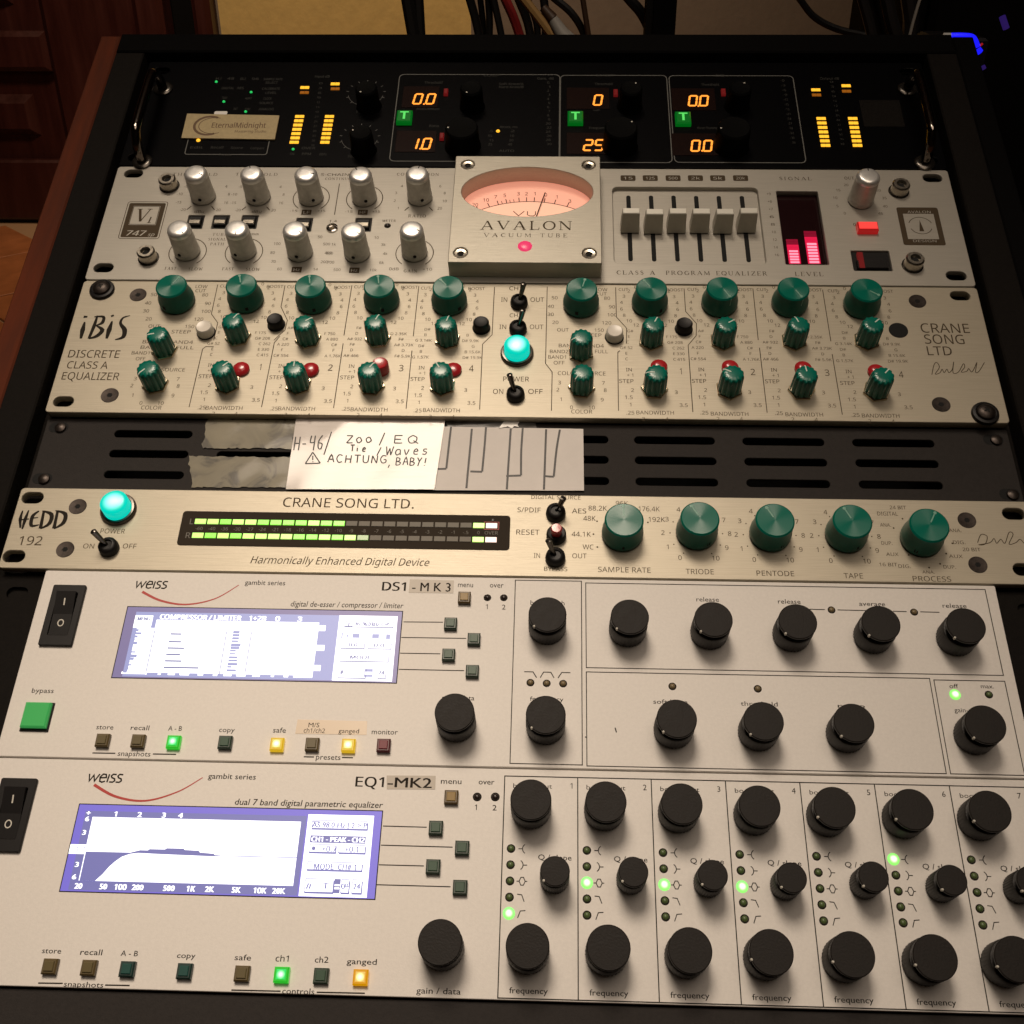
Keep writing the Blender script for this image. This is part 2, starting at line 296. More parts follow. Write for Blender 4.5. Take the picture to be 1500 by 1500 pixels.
SERIF.update({'A': (1.0, [(.12, 0, .50, 1, .07), (.50, 1, .88, 0, .16), (.26, .33, .74, .33, .06), (0, .0, .26, .0, .05), (.72, 0, 1.0, 0, .05)]),
 'V': (1.0, [(.12, 1, .52, 0, .16), (.52, 0, .88, 1, .07), (0, 1, .28, 1, .05), (.74, 1, 1.0, 1, .05)]),
 'L': (.8, [(.2, 0, .2, 1, .16), (.05, 0, .72, 0, .06), (.72, 0, .76, .25, .06), (.05, 1, .35, 1, .05)]),
 'N': (1.0, [(.15, 0, .15, 1, .07), (.15, 1, .85, 0, .15), (.85, 0, .85, 1, .07), (0, 1, .2, 1, .05), (.02, 0, .3, 0, .05), (.7, 1, 1, 1, .05)]),
 'U': (.95, [(.17, 1, .17, .25, .14), (.17, .25, .35, .02, .12), (.35, .02, .65, .02, .08), (.65, .02, .8, .25, .07), (.8, .25, .8, 1, .07), (.02, 1, .32, 1, .05), (.66, 1, .95, 1, .05)]),
 'M': (1.15, [(.15, 0, .18, 1, .07), (.18, 1, .57, .08, .14), (.57, .08, .95, 1, .07), (.95, 1, 1.0, 0, .15), (.02, 0, .3, 0, .05), (.86, 0, 1.15, 0, .05)]),
 'T': (.85, [(.42, 0, .42, 1, .15), (.05, 1, .8, 1, .06), (.05, 1, .05, .8, .05), (.8, 1, .8, .8, .05), (.28, 0, .56, 0, .05)]),
 'E': (.75, [(.18, 0, .18, 1, .15), (.05, 1, .68, 1, .06), (.05, 0, .7, 0, .06), (.18, .52, .55, .52, .06), (.68, 1, .68, .8, .05), (.7, 0, .72, .22, .05)]),
 'B': (.8, [(.18, 0, .18, 1, .15), (.05, 1, .5, 1, .06), (.5, 1, .65, .78, .13), (.65, .78, .5, .54, .1), (.18, .54, .5, .54, .06), (.5, .54, .72, .28, .12), (.72, .28, .5, 0, .12), (.05, 0, .5, 0, .06)]),
 'I': (.45, [(.2, 0, .2, 1, .15), (.05, 1, .38, 1, .05), (.05, 0, .38, 0, .05)]), 'H': (1.0, [(.17, 0, .17, 1, .14), (.83, 0, .83, 1, .14), (.17, .52, .83, .52, .06), (.02, 0, .32, 0, .05), (.68, 0, .98, 0, .05), (.02, 1, .32, 1, .05), (.68, 1, .98, 1, .05)]),
 'P': (.75, [(.18, 0, .18, 1, .15), (.05, 1, .5, 1, .06), (.5, 1, .68, .75, .13), (.68, .75, .5, .48, .1), (.18, .48, .5, .48, .06), (.05, 0, .33, 0, .05)]), 'F': (.7, [(.18, 0, .18, 1, .15), (.05, 1, .66, 1, .06), (.18, .52, .52, .52, .06), (.66, 1, .66, .8, .05), (.05, 0, .33, 0, .05)]),
 'R': (.9, [(.18, 0, .18, 1, .15), (.05, 1, .5, 1, .06), (.5, 1, .68, .77, .13), (.68, .77, .5, .52, .1), (.18, .52, .5, .52, .06), (.42, .52, .82, 0, .13), (.05, 0, .33, 0, .05)]), 'D': (1.0, [(.18, 0, .18, 1, .15), (.05, 1, .5, 1, .06), (.5, 1, .85, .75, .1), (.85, .75, .85, .25, .15), (.85, .25, .5, 0, .1), (.05, 0, .5, 0, .06)]),
 'S': (.7, [(.6, .78, .4, 1, .07), (.4, 1, .15, .85, .1), (.15, .85, .18, .62, .13), (.18, .62, .55, .42, .15), (.55, .42, .6, .18, .13), (.6, .18, .35, 0, .1), (.35, 0, .08, .2, .07)]), 'Z': (.85, [(.1, 1, .75, 1, .06), (.75, 1, .1, 0, .15), (.1, 0, .8, 0, .06), (.1, 1, .1, .8, .05), (.8, 0, .8, .22, .05)]),
 'G': (1.0, [(.85, .75, .6, .98, .07), (.6, .98, .3, .9, .1), (.3, .9, .12, .5, .16), (.12, .5, .3, .1, .16), (.3, .1, .6, .01, .1), (.6, .01, .85, .15, .1), (.85, .1, .85, .45, .14), (.68, .45, 1.0, .45, .05)]), 'W': (1.4, [(.12, 1, .42, 0, .15), (.42, 0, .68, .9, .07), (.68, .9, .98, 0, .15), (.98, 0, 1.25, 1, .07), (0, 1, .28, 1, .05), (1.1, 1, 1.4, 1, .05)]),
 'C': (.9, [(.85, .75, .6, .98, .07), (.6, .98, .3, .9, .1), (.3, .9, .12, .5, .16), (.12, .5, .3, .1, .16), (.3, .1, .6, .01, .1), (.6, .01, .85, .22, .06)]), ' ': (.6, []),
 'O': (1.0, [(.5 + .42 * math.sin(i * math.pi / 8), .5 + .5 * math.cos(i * math.pi / 8), .5 + .42 * math.sin((i + 1) * math.pi / 8), .5 + .5 * math.cos((i + 1) * math.pi / 8), .07 + .09 * abs(math.sin((i + .5) * math.pi / 8))) for i in range(16)])})
SERIF['Q'] = (1.0, SERIF['O'][1] + [(.5, .25, .9, -.15, .1)])
def serif(mb, s, x0, x1, yb, h, z, sp=.22):
    tot = sum(SERIF[c][0] + sp for c in s) - sp; k = (x1 - x0) / tot; x = x0
    for c in s:
        wd, st = SERIF[c]
        for (ax, ay, bx, by, w) in st: mb.ribbon([(x + ax * k, yb + ay * h), (x + bx * k, yb + by * h)], w * h * .95, z)
        x += (wd + sp) * k

# ------------------------------------------------------------------ scene graph helpers
col = scene.collection
def thing(name, label, cat, pos=(0, 0, 0), group=None):
    o = bpy.data.objects.new(name, None); o.empty_display_size = .02; col.objects.link(o); o.matrix_world = RACK @ Matrix.Translation(Vector(pos) * S)
    o['label'] = label; o['category'] = cat; o['_p'] = list(pos)
    if group: o['group'] = group
    return o
def part(name, me, par, pos=None, rz=0, label=None, kind=None):
    """mesh whose vertices are in rack millimetres (pos None) or centred on pos (rack millimetres)"""
    o = bpy.data.objects.new(name, me); col.objects.link(o); o.parent = par
    org = Vector(par.get('_p', (0, 0, 0)))
    p = Vector(pos) if pos is not None else Vector((0, 0, 0))
    o.location = (p - org) * S; o.rotation_euler = (0, 0, math.radians(rz))
    if label: o['label'] = label
    if kind: o['kind'] = kind
    if name == 'printed_lettering': o['kind'] = 'stuff'
    return o
def sub(name, me, par, rz=0, loc=(0, 0, 0), label=None):
    o = bpy.data.objects.new(name, me); col.objects.link(o); o.parent = par; o.location = Vector(loc) * S; o.rotation_euler = (0, 0, math.radians(rz))
    if label: o['label'] = label
    return o
def solo(name, me, label, cat, group=None, pos=(0, 0, 0)):
    o = bpy.data.objects.new(name, me); col.objects.link(o); o.matrix_world = RACK @ Matrix.Translation(Vector(pos) * S); o['label'] = label; o['category'] = cat
    if group: o['group'] = group
    return o
def wmesh(name, me, kind=None, label=None, cat=None, group=None, par=None):
    o = bpy.data.objects.new(name, me); col.objects.link(o)
    if par: o.parent = par; o.matrix_parent_inverse = par.matrix_world.inverted()
    if kind: o['kind'] = kind
    if label: o['label'] = label
    if cat: o['category'] = cat
    if group: o['group'] = group
    return o
_mc = {}
def cm(key, fn):
    if key not in _mc: _mc[key] = fn()
    return _mc[key]
U = 44.45; HW = 241.3

# ------------------------------------------------------------------ room: floor, walls
WY = 2.73
mb = MB(); mb.box(-4, 4, -3, WY, -.1, 0); wmesh('floor', mb.mesh('floor', 'grout', scale=1), kind='structure')
fl = bpy.data.objects['floor']
ts = .30; tm = MB().box(-ts / 2 + .004, ts / 2 - .004, -ts / 2 + .004, ts / 2 - .004, 0, .006, .001).mesh('tile', 'tile', scale=1)
c45 = math.cos(math.radians(45)); n = 0
for i in range(-30, 31):
    for j in range(-30, 31):
        x = -1.25 + (i - j) * ts * c45; y = 2.2 + (i + j) * ts * c45
        if -2.6 < x < 2.2 and -1.3 < y < WY - .215:
            o = bpy.data.objects.new('tile', tm); col.objects.link(o); o.location = (x, y, .001 + random.uniform(-.0006, .0006)); o.rotation_euler = (0, 0, math.radians(45)); o.parent = fl
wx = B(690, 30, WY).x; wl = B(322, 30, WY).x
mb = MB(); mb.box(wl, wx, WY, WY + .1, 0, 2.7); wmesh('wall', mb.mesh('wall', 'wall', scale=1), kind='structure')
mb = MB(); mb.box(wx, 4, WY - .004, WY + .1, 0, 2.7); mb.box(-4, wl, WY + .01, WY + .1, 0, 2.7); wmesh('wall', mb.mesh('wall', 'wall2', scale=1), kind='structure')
mb = MB(); mb.box(-4, 4, -3, WY + .1, 2.7, 2.8); wmesh('ceiling', mb.mesh('ceiling', 'wall2', scale=1), kind='structure')
for sx in (-1, 1):
    x0, x1 = sorted((sx * 4, sx * 4.1)); wmesh('wall', MB().box(x0, x1, -3, WY + .1, 0, 2.7).mesh('wall', 'wall2', scale=1), kind='structure')
wmesh('wall', MB().box(-4, 4, -3.1, -3, 0, 2.7).mesh('wall', 'wall2', scale=1), kind='structure')
# wooden door on the left
dx = [B(q, 60, WY).x for q in (-330, 84, 218, 262, 296, 322)]
door = bpy.data.objects.new('wooden_door', None); col.objects.link(door); door.location = (dx[1], WY, 0); door['label'] = 'dark red wooden door with raised panels at the left, behind the rack'; door['category'] = 'door'
bpy.context.view_layer.update()
H = 2.05; z1 = B(40, 60, WY).z; z2 = B(40, 98, WY).z
wmesh('door_leaf', MB().box(dx[0], dx[2], WY - .05, WY, .004, H).mesh('door_leaf', 'door', scale=1), par=door)
def fr(x0, x1, z0, z1_, y0, y1, bv=.006):
    m = MB(); m.box(x0, x1, z0, z1_, 0, y1 - y0, bv); m.v = [(x, y1 - z, y) for x, y, z in m.v]; m.f = [f[::-1] for f in m.f]; return m
wmesh('bottom_rail', fr(dx[0], dx[2] - .002, .012, .17, WY - .075, WY - .049).mesh('bottom_rail', 'door', scale=1), par=door)
wmesh('middle_rail', fr(dx[0], dx[1], z2 - .002, z1 + .03, WY - .078, WY - .049, .012).mesh('middle_rail', 'door', scale=1), par=door)
wmesh('stile', fr(dx[1], dx[2], .006, H, WY - .074, WY - .049, .012).mesh('stile', 'door', scale=1), par=door)
wmesh('raised_panel', fr(dx[0] + .1, dx[1] - .07, .23, z2 - .06, WY - .070, WY - .049, .02).mesh('raised_panel', 'door', scale=1), par=door)
wmesh('raised_panel', fr(dx[0] + .1, dx[1] - .07, z1 + .09, H - .15, WY - .070, WY - .049, .02).mesh('raised_panel', 'door', scale=1), par=door)
wmesh('door_frame', fr(dx[2] + .004, dx[3], 0, H + .05, WY - .10, WY, .012).mesh('door_frame', 'door', scale=1), par=door)
wmesh('door_frame', fr(dx[4], dx[5], 0, H + .05, WY - .06, WY + .001, .012).mesh('door_frame', 'door', scale=1), par=door)
wmesh('frame_rebate', fr(dx[3], dx[4], 0, H + .03, WY - .03, WY, .005).mesh('frame_rebate', 'tower', scale=1), par=door)
# dark furniture, stand and cables behind the rack
def wtower(x0, x1, y0, y1, z0, z1, name, lb, cat, m='tower', parts=()):
    t = bpy.data.objects.new(name, None); col.objects.link(t); t.location = ((x0 + x1) / 2, (y0 + y1) / 2, 0); t['label'] = lb; t['category'] = cat; bpy.context.view_layer.update()
    wmesh('carcass', MB().box(x0, x1, y0, y1, z0, z1, .004).mesh('carcass', m, scale=1), par=t)
    return t
ty = .95; xa = B(1325, 30, ty).x
tw = wtower(xa, xa + .75, ty, ty + .22, 0, 1.9, 'dark_cabinet', 'tall black cabinet standing in shadow behind the right end of the rack', 'cabinet')
wmesh('door_panel', fr(xa + .02, xa + .36, .05, 1.85, ty - .018, ty - .001).mesh('door_panel', 'tower', scale=1), par=tw)
wmesh('door_panel', fr(xa + .37, xa + .73, .05, 1.85, ty - .018, ty - .001).mesh('door_panel', 'tower', scale=1), par=tw)
sy = .74; x0 = B(957, 30, sy).x; x1 = B(990, 30, sy).x
t = wtower(x0, x1, sy, sy + .03, 0, 1.5, 'metal_post', 'thick black upright post rising behind the rack right of the cables', 'post')
wmesh('foot_plate', MB().box(x0 - .05, x1 + .05, sy - .05, sy + .08, 0, .008).mesh('foot_plate', 'rail', scale=1), par=t)
wmesh('flange', MB().box(x0 - .006, x0, sy + .004, sy + .026, .05, 1.45).mesh('flange', 'rail', scale=1), par=t)
def bez(pts, n=8):
    out = []; q = [pts[0]] + pts + [pts[-1]]
    for i in range(1, len(q) - 2):
        for k in range(n):
            t = k / n; a, b, c, d = q[i - 1], q[i], q[i + 1], q[i + 2]
            out.append(.5 * ((2 * b) + (-a + c) * t + (2 * a - 5 * b + 4 * c - d) * t * t + (-a + 3 * b - 3 * c + d) * t * t * t))
    return out + [pts[-1]]
def cable(px, y, rpx, m, lb, group='cables hanging behind the rack'):
    dist = y + .26; r = rpx * dist / F
    pts = [B(a, b, y) for a, b in px]
    d = (pts[-1] - pts[-2]).normalized() * .04; f0 = pts[0] + (pts[0] - pts[1]).normalized() * .05; pts = [f0 + Vector((0, .01, .5)), f0 + Vector((0, 0, .06)), f0] + pts + [pts[-1] + d, pts[-1] + d * 1.4 + Vector((0, 0, -.06))]; last = pts[-1] + Vector((0, 0, -.22))
    o = wmesh('cable', MB().tube(bez(pts + [last]), r, 8).mesh('cable', m, True, 1), label=lb, cat='cable', group=group)
cable([(596, -6), (602, 30), (608, 64)], .80, 9, 'cable', 'leftmost black cable bundle half, wide and crossing the ochre wall')
cable([(612, -6), (614, 30), (616, 64)], .81, 8, 'cable', 'second black cable from the left, against the ochre wall')
cable([(687, -6), (697, 30), (704, 64)], .80, 6, 'cable', 'black cable where the ochre wall turns grey')
cable([(703, -6), (707, 30), (709, 64)], .83, 4.5, 'cable', 'thin black cable beside the colour change of the wall')
cable([(715, -6), (717, 30), (716, 64)], .79, 5, 'cable', 'straight black cable left of the red one')
cable([(722, -6), (730, 30), (737, 64)], .78, 5, 'cable', 'slanting black cable just left of the red cable')
cable([(738, -6), (753, 28), (765, 64)], .80, 6.5, 'cable_red', 'dull red cable slanting down to the rack top')
cable([(758, -6), (772, 30), (779, 64)], .82, 6, 'cable', 'black cable right behind the red cable')
cable([(770, -6), (785, 30), (788, 64)], .84, 5, 'cable', 'black cable between the red and the tan cable')
cable([(764, -6), (786, 22), (812, 56), (822, 66)], .77, 6, 'cable_tan', 'tan cable curving over the black ones')
cable([(796, -6), (800, 30), (799, 64)], .86, 6, 'cable', 'black cable under the tan cable')
cable([(808, -6), (836, 18), (852, 42), (858, 64)], .80, 5, 'cable', 'black cable bowing right of the tan cable')
cable([(853, -6), (857, 20), (864, 64)], .79, 4, 'cable_brown', 'thin brown cable left of the grey stretch of wall')
cable([(918, -6), (940, 20), (953, 48), (956, 64)], .78, 7, 'cable', 'black cable curving in front of the metal post')
cable([(1168, -6), (1192, 24), (1225, 42), (1268, 52), (1300, 60)], .90, 4.5, 'cable', 'long black cable sagging across the grey wall to the right')
cable([(1262, -6), (1272, 30), (1280, 64)], .80, 7, 'cable', 'black cable left of the dark gap near the cabinet')
cable([(1276, -6), (1283, 30), (1290, 64)], .82, 9, 'cable', 'thick black cable near the dark cabinet')
cable([(1298, -6), (1306, 30), (1317, 64)], .80, 9, 'cable', 'second thick black cable near the dark cabinet')
cable([(1330, -6), (1334, 30), (1330, 64)], .84, 10, 'cable', 'thick black cable beside the dark cabinet')
cable([(1341, 20), (1337, 34), (1333, 50)], .78, 2, 'cable_white', 'thin pale cable end by the dark cabinet')
# plug lying on the rack top beside the tan cable
pl = thing('cable_connector', 'pale metal cable connector on the top edge of the rack by the tan cable', 'connector', (*P(822, 48, 0), 0))
cp = RACK.inverted() @ B(823, 50, .60) / S
cx_, cy_, cz_ = cp
part('shell', MB().tube([(cx_ - 7, cy_ + 6, cz_ + 8), (cx_, cy_, cz_), (cx_ + 12, cy_ - 8, cz_ - 6), (cx_ + 16, cy_ - 10, cz_ - 26)], [4, 5.5, 6, 6], 12).mesh('shell', 'cable_white', True), pl)
part('strain_relief', MB().tube([(cx_ - 7, cy_ + 6, cz_ + 8.2), (cx_ - 14, cy_ + 11, cz_ + 14)], [4.4, 3], 10).mesh('strain_relief', 'cable_brown', True), pl)
# blue lit gadget at the right
gy = .60; gp = lambda a, b: B(a, b, gy)
g = bpy.data.objects.new('lit_gadget', None); col.objects.link(g); g.location = gp(1405, 60); g['label'] = 'small black device with a glowing blue edge behind the right corner of the rack'; g['category'] = 'device'; bpy.context.view_layer.update()
a = gp(1374, 56); b = gp(1428, 100)
wmesh('housing', MB().box(a.x, b.x + .006, gy, gy + .05, 0, a.z, .002).mesh('housing', 'gloss_black', scale=1), par=g)
def strip(p, r, m, nm='light_strip'): wmesh(nm, MB().tube(bez([gp(*q) - Vector((0, .0035, 0)) for q in p], 4), r, 8).mesh(nm, m, True, 1), par=g)
strip([(1380, 52), (1390, 52)], .0022, 'cream_glow'); strip([(1391, 52), (1408, 52), (1422, 54), (1427, 62), (1429, 68)], .0022, 'blue_glow'); strip([(1430, 72), (1433, 76)], .0026, 'blue_glow'); strip([(1437, 96), (1439, 100)], .0018, 'violet_glow'); strip([(1433, 66), (1437, 63)], .0008, 'red_lit_low')
o = wmesh('indicator_strip', MB().tube([B(1468, 24, .85), B(1474, 42, .85)], .003, 8).mesh('indicator_strip', 'violet_glow', True, 1), label='dim violet light strip at the upper right corner on the dark cabinet', cat='light')
# ------------------------------------------------------------------ rack cabinet
rack = thing('rack_cabinet', 'black equipment rack frame with reddish wooden sides holding all the audio units', 'rack', (0, 240, -40))
for sx in (-1, 1):
    part('rail', MB().box(min(sx * 244, sx * 262), max(sx * 244, sx * 262), -160, 541, -30, 5, .8).mesh('rail', 'rail'), rack)
    part('inner_rail', MB().box(min(sx * 225, sx * 243.8), max(sx * 225, sx * 243.8), -160, 541, -12, -7).mesh('inner_rail', 'rail'), rack)
    part('side_board', MB().box(min(sx * 262.3, sx * 276), max(sx * 262.3, sx * 276), -200, 559, -345, 4, 1.2).mesh('side_board', 'wood' if sx < 0 else 'frame'), rack)  # right board black instead of wood, its deep shade put into the colour
part('top_bar', MB().box(-262, 262, 541.5, 559, -345, 5.5, 1).mesh('top_bar', 'frame'), rack)
part('bottom_bar', MB().box(-262, 262, -200, -160.3, -345, 4, 1).mesh('bottom_bar', 'rail'), rack)
part('back_panel', MB().box(-262, 262, -160, 541, -345, -340).mesh('back_panel', 'void'), rack)
for sx in (-1, 1):   # black trestle under the leaning rack
    yz = [(-.165, .305), (-.165, 0), (.60, 0), (.64, .375), (.02, .02)]; xa_, xb_ = sorted((sx * .235, sx * .255)); n_ = len(yz)
    wmesh('stand_side', MB().add([(xa_, y, z) for y, z in yz] + [(xb_, y, z) for y, z in yz], [(0, 1, 4)[::-1], (1, 2, 4)[::-1], (2, 3, 4)[::-1], (5, 6, 9), (6, 7, 9), (7, 8, 9)] + [(i, (i + 1) % n_, n_ + (i + 1) % n_, n_ + i) for i in range(n_)]).mesh('stand_side', 'frame', scale=1), par=rack)
def chassis(u, x0, x1, y0, y1, zt=-6): part('chassis', MB().box(x0, x1, y0, y1, -300, zt).mesh('chassis', 'void'), u)
RH = [(-232, .0), (232, .0)]

# ------------------------------------------------------------------ shared hardware
def weiss_knob(u, px, py, d=16.7, h=15, dot=-135, face_z=None):
    r = d / 2; x, y = P(px, py, h)
    def mk():
        m = MB(); m.lathe([(r - .9, 0), (r, .9), (r, h - 5.2), (r - .3, h - 4.8), (r - 2.3, h - 4.5), (r - 2.3, h - 1.6), (r - .6, h - 1.3), (r - .1, h - 1.0), (r - .1, h - .35)], 72, flute=.22, fn=36, fz=(.8, h - 4.7)); return m.mesh('knob', 'knob_black', True)
    k = part('knob', cm(('wk', d, h), mk), u, (x, y, 0))
    sub('knob_cap', cm(('wc', d, h), lambda: MB().lathe([(r - .1, h - .35), (r - .45, h), (r * .5, h + .02), (.3, h + .02)], 48).mesh('knob_cap', 'knob_face', True)), k)
    if dot is not None: sub('pointer_dot', cm(('wd', d, h), lambda: MB().lathe([(.5, h - 1.6), (.62, h - .7), (.5, h - .1), (.2, h + .14)], 12, cx=r - .35).mesh('pointer_dot', 'white_print', True)), k, rz=dot)
    return k
def green_big(u, px, py, ang, h=13, rt=8.2, rb=9.6):
    x, y = P(px, py, h)
    def mk():
        m = MB(); m.lathe([(rb - .4, .5), (rb, 1.2), (rb - .1, 4.5), (rt + .1, 7.5), (rt, h - .7)], 64, flute=.18, fn=32, fz=(.5, 5)); return m.mesh('knob', 'green_side', True)
    k = part('knob', cm(('gb', h), mk), u, (x, y, 0))
    sub('knob_cap', cm(('gbc', h), lambda: MB().lathe([(rt, h - .7), (rt - .7, h), (rt * .5, h + .01), (.25, h + .01)], 56).mesh('knob_cap', 'green_top', True)), k)
    def ln(): m = MB(); m.box(1.5, rt - 1, -.28, .28, h, h + .10); m.lathe([(.8, h), (.75, h + .14), (.2, h + .16)], 12, cx=rt - 1.8); m.box(rt - .05, rt + .12, -.2, .2, 6.5, h - .9); return m.mesh('pointer', 'pointer')
    sub('pointer', cm(('gbl', h), ln), k, rz=ang)
    sub('set_screw', cm('gbs', lambda: MB().add([(rb - .6, -1, 3), (rb + .02, -.8, 3), (rb + .02, .8, 3), (rb - .6, 1, 3), (rb - .6, -1, 5), (rb - .15, -.8, 5), (rb - .15, .8, 5), (rb - .6, 1, 5)], [(1, 2, 6, 5), (0, 1, 5, 4), (2, 3, 7, 6), (4, 5, 6, 7)]).mesh('set_screw', 'void')), k, rz=ang + 180)
    return k
def green_small(u, px, py, ang, h=14, r=5.9):
    x, y = P(px, py, h)
    def mk():
        m = MB(); m.lathe([(r, 1.6), (r + .1, 2), (r - .15, h - 2.2), (r - .5, h - .9), (r - 1.5, h - .25), (r * .45, h), (.2, h + .02)], 72, flute=.75, fn=12, fz=(0, h - .8)); return m.mesh('knob', 'green', True)
    k = part('knob', cm('gs', mk), u, (x, y, 0), rz=ang)
    sub('pointer', cm('gsl', lambda: MB().add([(1.2, -.3, h + .12), (r - 1.6, -.3, h - .08), (r - 1.6, .3, h - .08), (1.2, .3, h + .12), (r - .35, -.3, h - .75), (r - .35, .3, h - .75), (r + .12, -.3, h - 2.4), (r + .12, .3, h - 2.4)], [(0, 1, 2, 3), (1, 4, 5, 2), (4, 6, 7, 5)]).mesh('pointer', 'pointer_pale')), k)
    sub('nut', cm('gsn', lambda: MB().lathe([(7.0, 0.02), (7.0, 1.0), (6.6, 1.4), (4, 1.42)], 6).mesh('nut', 'brass')), k, rz=random.uniform(0, 60) - ang)
    return k
def silver_knob(u, px, py, dotang=-90, h=19):
    x, y = P(px, py, h - 1)
    k = part('knob', cm('sk', lambda: MB().lathe([(7.0, .5), (7.15, .9), (7.15, 3.0), (6.9, 3.3), (6.55, h - 3.4)], 48).mesh('knob', 'knob_silver', True)), u, (x, y, 0), rz=dotang)
    sub('knob_cap', cm('skc', lambda: MB().lathe([(6.55, h - 3.4), (6.5, h - 2.2), (6.1, h - 1.1), (5.3, h - .35), (4.4, h - .1), (2, h), (.2, h)], 48).mesh('knob_cap', 'knob_cap', True)), k)
    sub('set_screw', cm('sks', lambda: MB().tube([(6.4, 0, 4.4), (7.16, 0, 4.3)], [1.1, .9], 12).mesh('set_screw', 'void')), k)
    sub('pointer', cm('skp', lambda: MB().box(3.2, 6.0, -.25, .25, h - 1.2, h + .04, top=(0, 1.2, 0, 0)).mesh('pointer', 'black_print')), k, rz=random.choice((30, 60, 150, 200)))
    return k
def flush_screw(u, px, py, m='screw', r=4.0):
    x, y = P(px, py)
    s = part('screw', cm(('fs', m, r), lambda: MB().lathe([(r, .02), (r - .15, .18), (r * .55, -.0 + .1), (r * .42, .09)], 28).mesh('screw', m, True)), u, (x, y, 0))
    sub('hex_socket', cm(('fsh', r), lambda: MB().lathe([(r * .32, .11), (r * .3, .12), (.1, .12)], 6).mesh('hex_socket', 'void')), s); return s
def cap_screw(u, px, py, z0=0, r=5.0, h=6):
    x, y = P(px, py, z0 + h)
    s = part('cap_screw', cm(('cs', r, h), lambda: MB().lathe([(r, .02), (r, h - .8), (r - .7, h), (r * .55, h), (r * .5, h - 2), (.1, h - 2)], 32).mesh('cap_screw', 'steel', True)), u, (x, y, z0))
    sub('hex_socket', cm(('csh', r, h), lambda: MB().lathe([(r * .49, h - 1.9), (r * .48, h - 1.88), (.1, h - 1.88)], 6).mesh('hex_socket', 'void')), s)
    sub('washer', cm(('csw', r), lambda: MB().lathe([(r + .9, .01), (r + .8, .45), (r, .5)], 32).mesh('washer', 'dark_metal', True)), s); return s
def rack_screw(u, px, py, h=4):
    x, y = P(px, py, h)
    s = part('rack_screw', cm('rs', lambda: MB().lathe([(4.6, 1.5), (4.4, 2.8), (3.2, 3.7), (1.5, 4), (.2, 4)], 28).mesh('rack_screw', 'screw', True)), u, (x, y, 0))
    sub('washer', cm('rsw', lambda: MB().lathe([(6.7, .02), (6.8, .8), (6.4, 1.7), (5.2, 2.0), (4.4, 1.5)], 36).mesh('washer', 'gloss_black', True)), s)
    sub('cross_slot', cm('rsc', lambda: MB().box(-1.7, 1.7, -.35, .35, 3.6, 4.06).box(-.35, .35, -1.7, 1.7, 3.6, 4.065).mesh('cross_slot', 'void')), s, rz=25); return s
def toggle(u, bx, by, tx, ty, hb=4.5, ht=12.0):
    x, y = P(bx, by, hb); qx, qy = P(tx, ty, ht)
    s = part('toggle_switch', cm('tg', lambda: MB().lathe([(4.6, .02), (4.7, 1.2), (4.4, 3.4), (3.6, 4.3), (2.6, 4.5), (2.4, 3.6), (.2, 3.5)], 32).mesh('toggle_switch', 'gloss_black', True)), u, (x, y, 0))
    dx_, dy_ = qx - x, qy - y
    m = MB(); m.tube([(dx_ * .12, dy_ * .12, 3.2), (dx_ * .55, dy_ * .55, 7), (dx_ * .97, dy_ * .97, ht - .4), (dx_, dy_, ht)], [.95, 1.25, 1.5, .9], 14); sub('lever', m.mesh('lever', 'dark_metal', True), s); return s
def push(u, px, py, m, h=5.5, r=4.2, ring=True, name='push_button', dome=False):
    x, y = P(px, py, h)
    pr = [(r + .25, .02), (r + .2, h - .9), (r - .5, h), (r * .6, h - .25), (.2, h - .3)] if not dome else [(r + .35, .02), (r + .3, h * .45), (r * .8, h * .85), (r * .4, h), (.2, h + .02)]
    s = part(name, cm(('pb', m, h, r, dome), lambda: MB().lathe(pr, 32).mesh(name, m, True)), u, (x, y, 0))
    if ring: sub('collar', cm(('pbr', r), lambda: MB().lathe([(r + .8, .01), (r + .75, .35), (r + .2, .4)], 32).mesh('collar', 'void', True)), s)
    return s
def lamp(u, px, py, h=8.5):
    x, y = P(px, py, h)
    s = part('power_lamp', cm('lamp', lambda: MB().lathe([(6.6, 1.5), (6.6, h - 1.3), (5.9, h - .4), (4.5, h), (.2, h + .25)], 40).mesh('power_lamp', 'cyan_lamp', True)), u, (x, y, 0))
    sub('bezel', cm('lampb', lambda: MB().lathe([(8.6, .02), (8.6, 1.2), (7.9, 2.2), (7.0, 2.3), (6.7, 1.6)], 40).mesh('bezel', 'dark_metal', True)), s); return s
def led(u, px, py, m='led_off', r=1.55, name='indicator_led', bez='black_print'):
    x, y = P(px, py)
    s = part(name, cm(('led', m, r), lambda: MB().lathe([(r, .03), (r * .9, .5), (r * .55, .85), (.1, .95)], 20).mesh(name, m, True)), u, (x, y, 0))
    sub('bezel', cm(('ledb', r, bez), lambda: MB().lathe([(r + .5, .02), (r + .4, .14), (r, .15)], 20).mesh('bezel', bez, True)), s); return s
def key(u, px, py, m, md, w=5.6, h=3.0):
    x, y = P(px, py, h); a = w / 2
    s = part('key', cm(('key', md, w), lambda: MB().box(-a, a, -a, a, .02, h - .5, .5).mesh('key', md)), u, (x, y, 0))
    sub('key_cap', cm(('keyc', m, w), lambda: MB().box(-a * .66, a * .66, -a * .66, a * .66, h - .8, h, .25).mesh('key_cap', m)), s); return s
def text_part(u, mb, m='black_print', name='printed_lettering'): return part(name, mb.mesh(name, m), u)
def ears(u, mb_pts): pass

